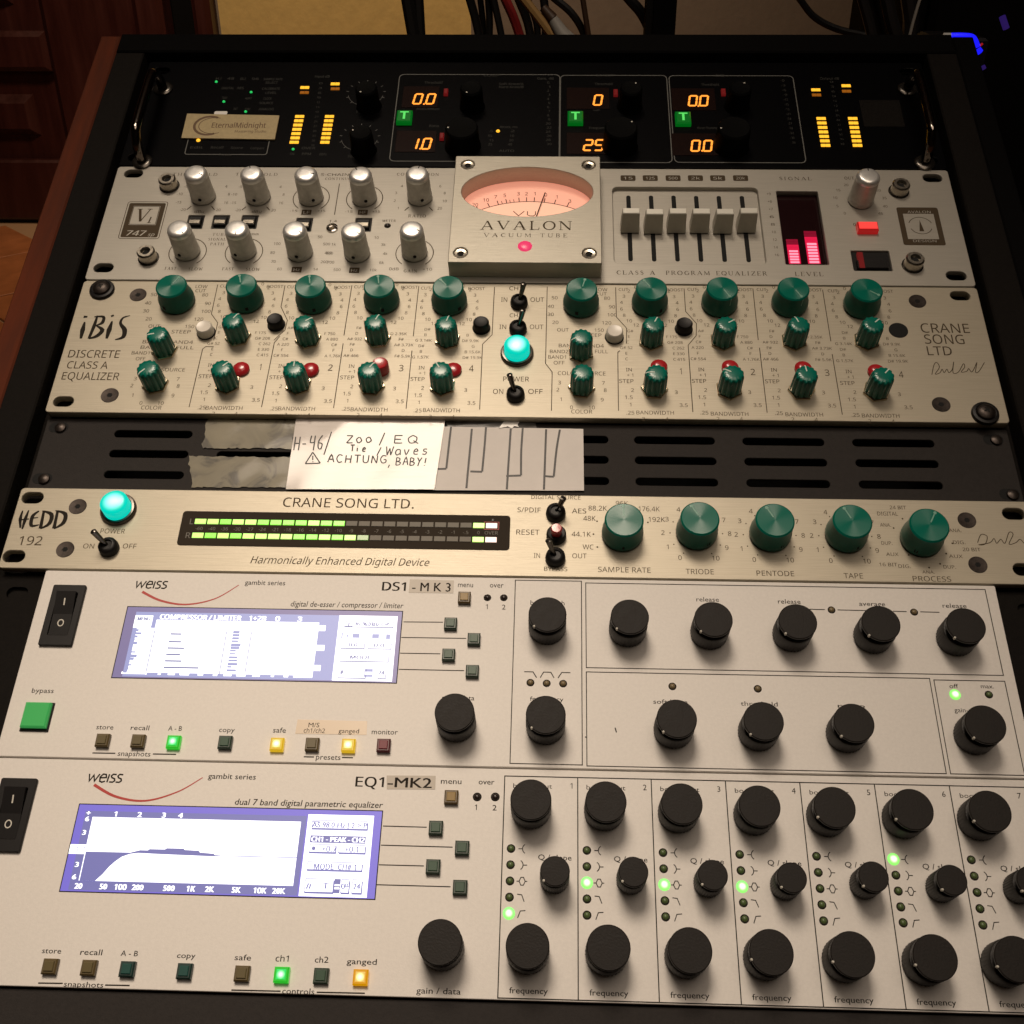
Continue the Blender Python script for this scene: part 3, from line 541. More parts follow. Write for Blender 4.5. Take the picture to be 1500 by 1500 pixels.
# ------------------------------------------------------------------ 1. black mastering processor (top)
T = thing('digital_processor', 'black audio processor at the top of the rack with orange digits and amber level meters', 'audio unit', (0, 488, 0))
part('front_panel', plate_mesh('front_panel', rrect(-HW, HW, 10 * U + .4, 12 * U + 5, 1.5), [slot(sx * 232, y, 10, 6) for sx in (-1, 1) for y in (452, 530)], -3, 0, 'black_panel'), T); chassis(T, -216, 216, 447, 528)
g_ = MB(); wp = MB()
def seg_digit(u, px, py, ch, hh=10.0, w=5.6):
    x, y = P(px, py, .3); segs = {'0': 'abcdef', '1': 'bc', '2': 'abged', '5': 'afgcd'}[ch]
    t = 1.15; hw = w / 2 - t / 2; h2 = hh / 2 - t / 2; sl = .14
    L = {'a': ((-hw, h2), (hw, h2)), 'g': ((-hw, 0), (hw, 0)), 'd': ((-hw, -h2), (hw, -h2)), 'f': ((-hw, 0), (-hw, h2)), 'e': ((-hw, -h2), (-hw, 0)), 'b': ((hw, 0), (hw, h2)), 'c': ((hw, -h2), (hw, 0))}
    m = MB()
    for k_, (p, q) in L.items():
        if k_ not in segs: continue
        p = Vector(p); q = Vector(q); d = (q - p).normalized() * .45; p += d; q -= d; nn = Vector((-d.y, d.x)).normalized() * t / 2; e = d.normalized() * t * .35
        pts = [p - e, p + nn, q + nn, q + e, q - nn, p - nn]; m.prism([(v.x + v.y * sl, v.y) for v in pts], .0, .15)
    part('digit', m.mesh('digit', 'seg'), u, (x, y, .32)); return x, y
def display(px0, py0, px1, py1, digits, dots):
    a = P(px0, py1); b = P(px1, py0)
    part('display_window', MB().box(a[0], b[0], a[1], b[1], .02, .3, .1).mesh('display_window', 'disp'), T)
    for (x, y, c) in digits: seg_digit(T, x, y, c)
    for (x, y) in dots: q = P(x, y, .3); part('decimal_point', MB().box(q[0] - .5, q[0] + .5, q[1] - .5, q[1] + .5, .31, .46).mesh('decimal_point', 'seg'), T)
display(588, 127, 644, 158, [(612.3, 145, '0'), (631, 145, '0')], [(621, 152.5)])
display(578, 192, 640, 223, [(606, 210.7, '1'), (625, 210.7, '0')], [(615.5, 218)])
display(830, 129, 892, 160, [(876, 146.7, '0')], [])
display(830, 195, 894, 226, [(861.7, 212.7, '2'), (877.7, 212.7, '5')], [])
display(985, 130, 1046, 162, [(1015, 147.7, '0'), (1031, 147.7, '0')], [(1023, 155.5)])
display(985, 196, 1050, 228, [(1019, 213.7, '0'), (1036.7, 213.7, '0')], [(1028.5, 221)])
for (x, y) in ((592, 169), (843, 170), (1001, 171)):
    q = P(x, y, 3); a = 4.6
    k = part('lit_key', MB().box(-a, a, -a * 1.15, a * 1.15, .02, 3, .8).mesh('lit_key', 'green_btn_lit'), T, (q[0], q[1], 0))
    sub('key_mark', MB().box(-2.6, 2.6, 2.6, 3.6, 2.99, 3.08).box(-.7, .7, -3, 2.6, 2.99, 3.08).mesh('key_mark', 'green_mark'), k)
for (x, y) in ((653, 133), (647, 198), (902, 134), (904, 200), (1060, 133), (1066, 200)):
    q = P(x, y, 2); part('arrow_key', MB().box(-1.3, 1.3, -2.6, 2.6, .02, 2, .5).mesh('arrow_key', 'red_stripe'), T, (q[0], q[1], 0))
def tc_knob(px, py, r=9, h=14):
    q = P(px, py, h); k = part('knob', cm(('tck', r), lambda: MB().lathe([(r + .8, .02), (r + .3, 1.5), (r, 3), (r - .4, h - 1), (r - 1.3, h), (r * .5, h - .3), (.2, h - .3)], 40).mesh('knob', 'tc_knob', True)), T, (q[0], q[1], 0))
    sub('pointer_dot', MB().disc(0, r - 2.2, .5, h + .03).mesh('pointer_dot', 'white_print'), k, rz=random.uniform(-160, 160))
for q in ((676, 186), (910, 186), (1076, 186)): tc_knob(*q, 10)
for q in ((690, 128), (925, 128), (1085, 128)): tc_knob(*q, 7)
for q in ((536, 128), (528, 193)): tc_knob(*q, 7)
for (cx, cy) in ((536, 137), (527, 202)):
    q = P(cx, cy)
    for k_ in range(11): a = math.radians(225 - 27 * k_ + 0); wp.ribbon([(q[0] + 10.8 * math.cos(a), q[1] + 10.8 * math.sin(a)), (q[0] + 12.3 * math.cos(a), q[1] + 12.3 * math.sin(a))], .35, HT)
    wp.arc(q[0], q[1], 10.8, -135 + 90 - 90, -10, .22, HT); wp.arc(q[0], q[1], 10.8, 190, 225, .22, HT)
for pts in ([(588, 109), (820, 109.5), (819, 238), (568, 235)], [(823, 110), (978, 111), (983, 238), (818, 238)], [(981, 111), (1162, 111), (1180, 238.5), (987, 238)]):
    qs = [P(*p) for p in pts]; x0 = (qs[0][0] + qs[3][0]) / 2; x1 = (qs[1][0] + qs[2][0]) / 2; wp.ribbon(rrect(x0, x1, (qs[2][1] + qs[3][1]) / 2, (qs[0][1] + qs[1][1]) / 2, 3), .55, HT, True)
a = P(277.5, 203); b = P(395, 204); c_ = P(389, 226.5); wp.ribbon(rrect(a[0] - .5, b[0], c_[1], a[1] + 4, 1.5), .5, HT, True)
dm = MB()
for (s, x, y, w) in (('COMP', 720, 110.5, 22), ('MAXIT', 887, 110.5, 26), ('EQ', 1055, 110.5, 12), ('Threshold', 635, 121, 26), ('Attack/Release', 627, 159.5, 34), ('Ratio', 636, 184.5, 14), ('Frequency, Hz', 882, 187.5, 38),
    ('Threshold', 884, 123, 26), ('Gain', 874, 161, 10), ('Threshold', 1040, 124, 26), ('Fine-Tuning, dB', 1042, 187.5, 40), ('Input Left', 533, 163.5, 22), ('Input Right', 522, 229, 25), ('Attack, ms', 745, 186, 26),
    ('AUTO', 742, 221, 22), ('Soft Knee/A', 749, 123, 36), ('Hard Knee/B', 749, 127.5, 36), ('Gain, dB', 799, 115, 24), ('Presets', 330, 226.5, 18), ('Input dB', 472, 112, 22), ('Output dB', 1215, 115, 28), ('PPM', 449, 225.5, 13), ('dBfs', 473, 226, 11), ('ON', 428, 225.5, 6), ('OVER', 452, 217, 20),
    ('44.1', 320, 115, 8), ('48', 338, 115, 10), ('88.2', 356, 115.5, 8), ('96', 374, 115.5, 10), ('SAMPLE RATE', 400, 116, 28), ('SELECT', 398, 121, 18), ('DIGITAL', 334, 129, 18), ('AES', 352, 129, 10), ('CALIBRATE', 397, 130, 26), ('LEVEL', 397, 136, 16), ('TDIF', 329, 143.5, 8), ('ADAT', 364, 144, 10), ('CLOCK', 392, 144.5, 12), ('SOURCE', 390, 151, 20), ('INT', 345, 159.5, 6), ('SYNC', 363, 160, 8), ('ANALOG', 390, 160, 22),
    ('Edit', 288, 216, 18), ('Recall', 318, 216, 18), ('Store', 347, 216.5, 18), ('Compare', 377, 217, 20)):
    lab(dm, s, x, y, w, 3.3)
for i in range(16): y = 121 + i * 6.0; lab(dm, str(i if i < 10 else i * 2), 803 + (i % 2) * 1.5, y, 3 if i < 10 else 7, 3)
for i in range(14): y = 118 + i * 7; t = i / 13; lab(dm, '-' + str(i * 3), 1146 + t * 16, y, 6, 3); lab(dm, str(i * 3), 470 - t * 12, y + 4, 5, 2.6); lab(dm, str(i * 3), 1218 + t * 16, y + 2, 5, 2.6)
for (s, x, y) in (('.5', 719, 192), ('2', 751, 192), ('5', 718, 199), ('10', 750, 199), ('15', 720, 205.5), ('20', 749, 205.5), ('25', 718, 211.5), ('40', 747, 211.5)): lab(dm, s, x, y, 6, 3.2)
part('border_lines', wp.mesh('border_lines', 'tc_line'), T, kind='stuff'); part('printed_lettering', dm.mesh('printed_lettering', 'tc_print'), T)
lm = cm('bar', lambda: MB().box(-2.7, -.1, -1.05, 1.05, .02, .6, .25).box(.1, 2.7, -1.05, 1.05, .02, .6, .25).mesh('meter_led', 'amber'))
ld = cm('bard', lambda: MB().box(-2.7, -.1, -1.05, 1.05, .02, .6, .25).box(.1, 2.7, -1.05, 1.05, .02, .6, .25).mesh('meter_led', 'amber_dim'))
def mled(px, py, me=lm): q = P(px, py); part('meter_led', me, T, (q[0], q[1], 0))
for i in range(7):
    t = i / 6; mled(439 - 8 * t, 171 + 37.7 * t); mled(482.7 - 6.7 * t, 171 + 37.7 * t); mled(1202.7 + 6.6 * t, 174 + 39.3 * t); mled(1249 + 7 * t, 174 + 39.3 * t)
for q in ((446.5, 128.6), (491, 123.3), (1195, 132), (1239.3, 126)): mled(*q)
for q in ((446, 136), (491, 130.5), (1196, 139.5), (1240, 134)): mled(*q, ld)
for q in ((317, 120.3), (368, 135.5), (328, 149.4), (360, 164), (429.5, 219)): led(T, *q, 'green_dot', .9, bez='black_panel')
led(T, 290.7, 206, 'amber', 1.3, bez='black_panel'); led(T, 729.5, 192.5, 'amber', 1.2, bez='black_panel')
a = P(1258, 147); b = P(1326, 186); part('name_plate', MB().box(a[0], b[0], b[1], a[1], .02, .3, .1).mesh('name_plate', mat('dull_grey_plate', (.045, .04, .035), .5) and 'rail'), T)
for sx, (x, y0, y1) in ((-1, (P(198, 190, 18)[0], P(200, 236, 0)[1], P(218, 98, 17)[1])), (1, (P(1363, 180, 18)[0], P(1366, 238, 0)[1], P(1345, 98, 17)[1]))):
    pts = bez([Vector((x, y0 - 1, 0)), Vector((x, y0, 9)), Vector((x, y0 + 5, 16)), Vector((x, y0 + 12, 18)), Vector((x, y1 - 12, 18)), Vector((x, y1 - 5, 16)), Vector((x, y1, 9)), Vector((x, y1 + 1, 0))], 6)
    h_ = part('handle', MB().tube(pts, 2.9, 14).mesh('handle', 'handle_metal', True), T)
    for y in (y0 - 1, y1 + 1):
        f = MB().lathe([(6, .02), (6, 1), (5, 1.8), (3.4, 1.9)], 24, cx=x, cy=y).mesh('handle_foot', 'dark_metal', True); o = part('handle_foot', f, T)
# card taped on it
cd = thing('paper_card', 'beige business card with a crescent moon and a name, stuck on the black processor', 'card', (*P(338, 185, 1), 1))
q = [P(274.2, 166.4, 1.2), P(409.2, 169, 1.2), P(402.4, 204, 1.2), P(265.6, 201.8, 1.2)]
part('card_sheet', MB().prism(q, .4, 1.2).mesh('card_sheet', 'card'), cd)
m = MB(); lab(m, 'EternalMidnight', 350, 183.5, 79, 7.5, 1.2, bold=.01); lab(m, 'Mastering Studio', 367, 192.5, 46, 3.4, 1.2)
a = P(306, 184, 1.2); m.ribbon([(a[0] + 8 * math.cos(t) * 1.1, a[1] + 8 * math.sin(t)) for t in [math.radians(60 + 12 * i) for i in range(21)]], 1.6, 1.2 + HT); m.ribbon([(a[0] + 3 + 7 * math.cos(t) * 1.3, a[1] + 7 * math.sin(t)) for t in [math.radians(70 + 12 * i) for i in range(20)]], .5, 1.2 + HT)
part('printed_lettering', m.mesh('printed_lettering', 'card_d'), cd); 
q = P(323, 164, 1.0); solo('scrap_glare', MB().prism(rrect(q[0] - 4, q[0] + 4, q[1] - 1.5, q[1] + 1.5, 1), .1, .35).mesh('scrap_glare', 'white_patch'), 'tiny white scrap of tape above the beige card on the black processor', 'tape')

# ------------------------------------------------------------------ 2. silver tube compressor
A = thing('tube_compressor', 'silver tube compressor with round analogue meter block, silver knobs and six grey faders', 'audio unit', (0, 400, 0))
Y0, Y1 = 8 * U + .4, 10 * U - .4
def rc(pts, z=0):
    q = [P(*p, z) for p in pts]; return (q[0][0] + q[3][0]) / 2, (q[1][0] + q[2][0]) / 2, (q[2][1] + q[3][1]) / 2, (q[0][1] + q[1][1]) / 2
fx = rc([(897, 273.7), (1111.5, 274.5), (1121, 388), (900, 385)]); mw = rc([(1136.5, 279.5), (1198.5, 280.3), (1214, 387.2), (1151.7, 387.7)]); rk = rc([(1246.7, 367), (1302.4, 367), (1307.5, 396.6), (1250.6, 396.6)])
holes = [slot(*P(195.5, 254), 11, 6.5), slot(*P(151.5, 392), 11, 6.5), slot(*P(1366, 260.5), 11, 6.5), slot(*P(1401, 403.7), 11, 6.5), rrect(*fx, 3), rrect(*mw, .8), rrect(*rk, .8)]
sw = [(286, 325), (323, 325), (365, 325), (445, 329), (532, 329)]
for s_ in sw: x, y = P(*s_); holes.append(rrect(x - 4.6, x + 4.6, y - 5.2, y + 5.2, .4))
part('front_panel', plate_mesh('front_panel', rrect(-HW, HW, Y0, Y1, 2), holes, -3.5, 0, 'alu', .35), A); chassis(A, -216, 216, Y0 + 4, Y1 - 4, -8)
for q in ((285.9, 249.3), (368, 249.9), (447.5, 250.7), (527.6, 251.4), (610.8, 250.2)): silver_knob(A, q[0], q[1] + 4, -90 + random.uniform(-5, 30))
for q in ((261.3, 330.7), (346, 330.7), (430.7, 332), (516.4, 333.4), (602.6, 332)): silver_knob(A, q[0], q[1] + 4, -90 + random.uniform(-25, 15))
silver_knob(A, 1272.5, 258, 60)
for q in ((244, 261), (212.8, 367), (1321, 268.5), (1341.5, 377.5)): cap_screw(A, *q)
for (px, py) in sw:
    x, y = P(px, py); s_ = part('rocker_button', MB().box(-4.4, 4.4, -5, 5, -3, -.8).box(-3.6, 3.6, -3.2, 3.2, -.8, 1.0, .3).mesh('rocker_button', 'gloss_black'), A, (x, y, 0))
    sub('button_face', MB().box(-3.2, 3.2, -2.4, .6, .9, 1.35, .3).mesh('button_face', 'steel'), s_)
led(A, 486.7, 334.7, 'led_off_brown', 1.3, bez='chrome'); q = P(486.7, 334.7); part('led_ring', MB().lathe([(3.4, .02), (3.2, .9), (2.4, 1.2), (2, .3)], 24).mesh('led_ring', 'chrome', True), A, (q[0], q[1], 0)); led(A, 567.6, 330.6, 'led_off_dark', 1.4)
# fader well
part('fader_well', MB().box(fx[0] - 1, fx[1] + 1, fx[2] - 1, fx[3] + 1, -7.5, -2.6).mesh('fader_well', 'alu'), A)
FT = [(920.5, 286.5), (953.6, 286.5), (986.7, 286.5), (1019.7, 287), (1053.2, 287), (1086.5, 287)]; FB = [(923.7, 382.5), (958.3, 383), (992.4, 383), (1027, 383.3), (1061.3, 383.6), (1097, 384)]; FC = [304.7, 306, 305, 305.2, 305.8, 304.5]
for (a, b, cy) in zip(FT, FB, FC):
    qa = P(*a, -2.5); qb = P(*b, -2.5); x = (qa[0] + qb[0]) / 2
    f = part('fader', MB().prism(slot(0, (qa[1] - qb[1]) / 2, 2.5, qa[1] - qb[1]), -2.58, -2.5).mesh('fader', 'void'), A, (x, qb[1], 0))
    cy0 = P(a[0], cy, 10.5)[1]
    sub('fader_cap', MB().box(-5.2, 5.2, -5.4, 2.2, -1.6, 10, top=(.5, .5, 2.4, .9)).mesh('fader_cap', 'fader'), f, loc=(0, cy0 - qb[1] - 1.2, 0))
    sub('fader_top', MB().box(-4.7, 4.7, -2.95, 1.25, 10.01, 10.7, .35).mesh('fader_top', 'fader_top'), f, loc=(0, cy0 - qb[1] - 1.2, 0))
# level meter
m = MB().box(mw[0] - .5, mw[1] + .5, mw[2] - .5, mw[3] + .5, -7, -3.4).mesh('meter_window', 'red_win'); part('meter_window', m, A)
for bx0, bx1, tp in ((1158, 1174, 350), (1186, 1203, 338)):
    xa_, yb = P(bx0 - 1, 386, -3); xb_, _ = P(bx1 - 1, 386, -3); yt = P(bx0, tp, -3)[1]; N = 9 if tp > 345 else 11
    for i in range(N):
        ya = yb + (yt - yb) * i / N; ye = yb + (yt - yb) * (i + 1) / N
        part('meter_bar', MB().box(xa_ - .3, xb_ + .2, ya + .12, ye - .12, -3.35, -3.1).mesh('meter_bar', 'pink' if i < N - 2 else 'pink_dim'), A)
        if i < N - 3: part('meter_bar', MB().box(xa_ + .5, xb_ - .6, ya + .4, ye - .4, -3.09, -2.95).mesh('meter_bar', 'pink_hot' if i < N - 4 else 'pink'), A)
part('power_switch', MB().box(rk[0] + .3, rk[1] - .3, rk[2] + .3, rk[3] - .3, -6, -1.2).box(rk[0] + 2, rk[1] - 2, rk[2] + 1.5, (rk[2] + rk[3]) / 2, -1.2, .6, .3).mesh('power_switch', 'gloss_black'), A)
part('switch_stripe', MB().box(rk[0] + 3, rk[0] + 6, rk[2] + 1.6, rk[3] - 1.8, -1.1, .64).mesh('switch_stripe', 'red_stripe'), A)
q = P(1272, 329, 4); k = part('lit_button', MB().box(-5.6, 5.6, -3.4, 3.0, .02, 3.6, .5).mesh('lit_button', 'red_lit_low'), A, (q[0], q[1], 0)); sub('button_face', MB().box(-5.0, 5.0, -2.6, 2.4, 3.55, 4.1, .4).mesh('button_face', 'red_lit'), k)
# meter block
vb = thing('x', '', ''); bpy.data.objects.remove(vb)
BX0, BX1, BY0, BY1, BZ = -41.1, 41.2, 359.8, 441.2, 11.5
el = [P(676, 278.7, BZ), P(868.8, 280.2, BZ), P(775, 244.6, BZ), P(775, 317, BZ)]; ex = (el[0][0] + el[1][0]) / 2; er = (el[1][0] - el[0][0]) / 2; ey = (el[2][1] + el[3][1]) / 2; ery = (el[2][1] - el[3][1]) / 2
sc4 = [(685.3, 240.8), (862.4, 241.6), (674.6, 369.9), (863.2, 370.7)]
vm = part('meter_block', plate_mesh('meter_block', rrect(BX0, BX1, BY0, BY1, .6), [circle(ex, ey, er, 72, ery)] + [circle(*P(*s_, BZ), 3.9, 24) for s_ in sc4], .02, BZ, 'alu_box', .35), A)
sub('dial_face', MB().ngon(circle(ex, ey, er + 2, 72, ery + 2), .5).mesh('dial_face', 'dial'), vm, loc=(0, 0, 0)) if False else None
def vsub(name, mb_, m_, smooth=False): return sub(name, mb_.mesh(name, m_, smooth), vm, loc=(0, 0, 0))
vsub('dial_face', MB().ngon(circle(ex, ey, er - .02, 72, ery - .02), 1.0), 'dial')
cxn, cyn = P(775, 332, 1); top_ = P(775, 295.5, 1)[1]; lft = P(706, 307, 1); 
d_ = ((lft[0] - cxn) ** 2); hh_ = top_ - lft[1]; Rr_ = (d_ + hh_ ** 2) / (2 * hh_); cyn = top_ - Rr_; aa = math.degrees(math.asin((cxn - lft[0]) / Rr_))
seg = [(cxn + Rr_ * math.cos(math.radians(90 + aa - 2 * aa * i / 40)), cyn + Rr_ * math.sin(math.radians(90 + aa - 2 * aa * i / 40))) for i in range(41)]
bot = [(x, y) for x, y in circle(ex, ey, er - .05, 72, ery - .05) if y < ey]
pl_ = [p for p in seg]; low = [(x, y) for x, y in circle(ex, ey, er - .1, 144, ery - .1) if y < ey and not (y > cyn + math.sqrt(max(0, Rr_ ** 2 - (x - cxn) ** 2)))]
low.sort(key=lambda p: -p[0]); pl2 = [p for p in seg if ((p[0] - ex) / (er - .1)) ** 2 + ((p[1] - ey) / (ery - .1)) ** 2 < 1]
vsub('dial_lower_face', MB().ngon((pl2 + low)[::-1], 1.05), 'dial_low')
m = MB(); m.ribbon(pl2, .45, 1.12)
for (s, x, y) in (('20', 696, 300.2), ('10', 712, 293.2), ('7', 726, 288.6), ('5', 739.4, 286.3), ('3', 759.4, 284), ('2', 771.2, 284), ('1', 783.4, 284), ('0', 799.5, 285.5), ('1', 815.6, 288.6), ('3', 834.8, 294.7)):
    q = P(x, y, 1); text_c(m, s, q[0], q[1], 2.6, 1.12, asp=.9); a = math.atan2(q[1] - cyn, q[0] - cxn); m.ribbon([(cxn + Rr_ * math.cos(a), cyn + Rr_ * math.sin(a)), (cxn + (Rr_ + 3.4) * math.cos(a), cyn + (Rr_ + 3.4) * math.sin(a))], .5, 1.12)
for x in (733, 746, 752): q = P(x, 290, 1); a = math.atan2(q[1] - cyn, q[0] - cxn); m.ribbon([(cxn + Rr_ * math.cos(a), cyn + Rr_ * math.sin(a)), (cxn + (Rr_ + 2.4) * math.cos(a), cyn + (Rr_ + 2.4) * math.sin(a))], .35, 1.12)
q = P(770, 313, 1); m.ribbon([(q[0] - 7, q[1] + 1.8), (q[0] - 4, q[1] - 1.8), (q[0] - .8, q[1] + 1.8)], .5, 1.12); m.ribbon([(q[0] + 1, q[1] + 1.8), (q[0] + 1, q[1] - 1), (q[0] + 2.5, q[1] - 1.8), (q[0] + 4.5, q[1] - 1.8), (q[0] + 5.5, q[1] - .8), (q[0] + 5.5, q[1] + 1.8)], .5, 1.12)
vsub('dial_markings', m, 'dial_ink')
vsub('needle', MB().tube([(*P(785, 319, 2), 2), (*P(798.5, 282.5, 2), 2.2)], .32, 6), 'dial_ink')
m = MB(); a = P(703.7, 336, BZ); b = P(838, 336, BZ); serif(m, 'AVALON', a[0], b[0], a[1], (P(770, 323.9, BZ)[1] - P(770, 336.2, BZ)[1]), BZ + HT)
vsub('logo', m, 'brown_print'); m = MB(); a = P(708.3, 346.9, BZ); b = P(831, 346.9, BZ); serif(m, 'VACUUM TUBE', a[0], b[0], a[1], 2.6, BZ + HT, .45); vsub('printed_lettering', m, 'brown_print')
for s_ in sc4:
    x, y = P(*s_, BZ); vsub('block_screw', MB().lathe([(3.85, 9.2), (3.6, 10.6), (3.2, 10.9), (1.9, 10.7), (1.7, 9.5), (.1, 9.5)], 28, cx=x, cy=y), 'steel', True)
    vsub('hex_socket', MB().lathe([(1.7, 9.6), (1.65, 9.65), (.1, 9.65)], 6, cx=x, cy=y), 'void')
x, y = P(768.9, 360.7, BZ); vsub('jewel_lamp', MB().lathe([(3.9, BZ + .02), (3.4, BZ + .6), (2, BZ + 1.0), (.1, BZ + 1.1)], 24, cx=x, cy=y), 'jewel', True)
# print
m = MB()
for (s, x, y, w, h) in (('THRESHOLD', 286, 255.5, 66, 3.6), ('THRESHOLD', 376, 255.5, 62, 3.6), ('S-CHAIN TRIM', 505, 256, 70, 3.6), ('CONTINUOUS', 500, 262, 48, 3.2), ('COMPRESSION', 612, 255.5, 62, 3.6),
    ('RATIO', 611, 316.5, 26, 4), ('FAST', 250, 393.3, 17, 4), ('SLOW', 286.5, 394, 21, 4), ('FAST', 334, 394, 17, 4), ('SLOW', 370.5, 394.5, 21, 4), ('0dB', 577, 394, 14, 4), ('GAIN', 601, 397, 20, 4), ('+10', 626, 394.5, 14, 4),
    ('dBu', 292, 310, 14, 4), ('dBu', 376, 310, 14, 4), ('TUBE', 322, 343.5, 22, 3.6), ('SIGNAL', 318, 350.5, 26, 3.6), ('PATH', 318, 357.5, 20, 3.6), ('METER', 570, 323.5, 20, 3.2), ('CLASS A  PROGRAM EQUALIZER', 1013, 400, 221, 5.5), ('SIGNAL', 1165, 261.6, 48, 4.5), ('LEVEL', 1185, 401.5, 42, 5.5), ('OUT', 1244, 261, 14, 4),
    ('ON', 1254, 329, 8, 4), ('SIDE CHAIN', 367, 343, 24, 3)):
    if all(c in SERIF for c in s):
        q = P(x, y); ww = w * mmx(x, y); hh = h * mmy(x, y) * 1.05; serif(m, s, q[0] - ww / 2, q[0] + ww / 2, q[1] - hh / 2, hh, HT, .25)
    else: lab(m, s, x, y, w, h)
def ring(mb_, px, py, h, r, labs, a0, a1, sz=2.0, z=0, asp=.9):
    x, y = P(px, py, h)
    for i, s in enumerate(labs):
        a = math.radians(a0 + (a1 - a0) * i / (len(labs) - 1))
        if s: text_c(mb_, s, x + r * math.cos(a), y + r * math.sin(a), sz, z + HT, asp=asp)
def ringarc(px, py, h, r, a0=-52, a1=232, w=.5):
    x, y = P(px, py, h); m.arc(x, y, r, a0, a1, w, HT)
for q in ((285.9, 253), (368, 253.5)):
    ring(m, *q, 18, 14.5, ['-20', '-15', '-10', '-5', '', '', '', '4', '8', '16', '20'], 225, -45, 1.9); x, y = P(*q, 18)
    for a in (232, -52): a = math.radians(a); m.ribbon([(x + 9.5 * math.cos(a), y + 9.5 * math.sin(a)), (x + 13 * math.cos(a), y + 13 * math.sin(a))], .6, HT)
x, y = P(610.8, 254, 18); ring(m, 610.8, 254, 18, 14.5, ['1', '2', '3', '4', '', '', '', '6', '8', '10', '20'], 215, -35, 1.9)
for a in (232, -52): a = math.radians(a); m.ribbon([(x + 9.5 * math.cos(a), y + 9.5 * math.sin(a)), (x + 13 * math.cos(a), y + 13 * math.sin(a))], .6, HT)
x, y = P(1272.5, 258, 18); ring(m, 1272.5, 258, 18, 14, ['0', '5', '10', '15', '20', '', '', '30', '35', '40', '45'], 225, -45, 1.9)
for q in ((261.3, 334.7), (346, 334.7), (447.5, 254.7), (527.6, 255.4), (602.6, 336)): ringarc(*q, 18, 10.4)
ring(m, 430.7, 336, 18, 15.5, ['60', '70', '80', '100', '', '', '', '50', '500', '400', '200', '14'], 230, -50, 1.9); ring(m, 516.4, 337, 18, 15.5, ['500', '700', '800', '1k', '', '', '', '10', '3k', '4k', '6k', '10k'], 230, -50, 1.9)
for q in ((434.6, 395), (519, 396), (449, 311), (531.5, 311)):
    x, y = P(*q); m.ngon([(x - 2.8, y - 2), (x + 2.8, y - 2), (x + 2.8, y + 2), (x - 2.8, y + 2)], HT)
for (s, px, py) in (('-15', 430, 309), ('+15', 471, 309), ('-15', 511, 310), ('+15', 551, 310), ('1.4', 488, 324)): lab(m, s, px, py, 11, 3.2)
lines(m, [(497.3, 269), (490, 314.7)], .45)
for i in range(9): lab(m, '+' + str(9 - i) if i < 3 else str(i * 2), 1126 + i * 1.5, 284 + i * 11.2, 6, 3.4)
for x in (920, 952.5, 986, 1018.7, 1051.3, 1084.8):
    a, b = P(x, 261); m.ngon(rrect(a - 4.3, a + 4.3, b - 2.3, b + 2.3, .8, 2), HT)
bad = rc([(188.8, 295.5), (246.7, 296), (232, 349.9), (172.5, 349.3)]); bi = rc([(197.3, 302), (236.5, 302), (227, 330), (186.7, 329.5)])
m.ribbon(rrect(*bad, 1.4), .4, HT, True); m.ngon(rrect(bad[0] + 1.0, bad[1] - 1.0, bad[2] + 1.0, bad[3] - 1.0, .9, 3), HT)
b2 = rc([(1312.5, 303.6), (1373.3, 304.4), (1385.5, 359.3), (1324, 359.3)]); m.ngon(rrect(*b2, 1.2, 3), HT)
text_part(A, m, 'brown_print')
m = MB(); m.ngon(rrect(*bi, .2, 1), HT * 2); lab(m, '747', 199, 341.5, 28, 7.5, HT, shear=.2, bold=.02); lab(m, 'sp', 222, 343.5, 9, 5, HT, shear=.2)
m.ngon([(b2[0] + 3, b2[2] + 4.5), (b2[1] - 3, b2[2] + 4.5), (b2[1] - 3, b2[3] - 5), (b2[0] + 3, b2[3] - 5)], HT * 2)
for x, s in zip((920, 952.5, 986, 1018.7, 1051.3, 1084.8), ('15', '125', '500', '2k', '5k', '20k')): lab(m, s, x, 261, 13, 3.8, HT)
for q in ((434.6, 395), (519, 396)): lab(m, 'Hz', *q, 9, 4, HT)
for q, s in (((449, 311), 'LF'), ((531.5, 311), 'HF')): lab(m, s, *q, 9, 4, HT)
for yy, s in ((310.5, 'AVALON'), (353, 'DESIGN')): lab(m, s, 1346 + (yy - 310) * .2, yy, 34, 3.5, HT)
part('printed_lettering', m.mesh('printed_lettering', 'alu'), A, label='pale badge lettering')
m = MB(); x0_, x1_, y0_, y1_ = bi
X = lambda t: x0_ + t * (x1_ - x0_); Y = lambda t: y0_ + t * (y1_ - y0_)
m.ribbon([(X(.02), Y(.03)), (X(.98), Y(.03)), (X(.98), Y(.97)), (X(.02), Y(.97))], .35, HT * 3, True)
m.ribbon([(X(.28), Y(.82)), (X(.40), Y(.18))], 1.5, HT * 3); m.ribbon([(X(.40), Y(.18)), (X(.66), Y(.82))], .6, HT * 3); m.ribbon([(X(.18), Y(.83)), (X(.38), Y(.83))], .4, HT * 3); m.ribbon([(X(.56), Y(.83)), (X(.74), Y(.83))], .4, HT * 3)
m.ribbon([(X(.76), Y(.42)), (X(.72), Y(.12))], .8, HT * 3); m.ribbon([(X(.66), Y(.12)), (X(.80), Y(.12))], .35, HT * 3)
cxb = (b2[0] + b2[1]) / 2; cyb = (b2[2] + b2[3]) / 2; m.arc(cxb, cyb, 6.0, 200, 340, .4, HT * 3); m.arc(cxb, cyb, 6.6, 20, 160, .4, HT * 3); m.ngon([(cxb - 1.3, cyb - 4), (cxb + 1.3, cyb - 4), (cxb, cyb + 4.5)], HT * 3)
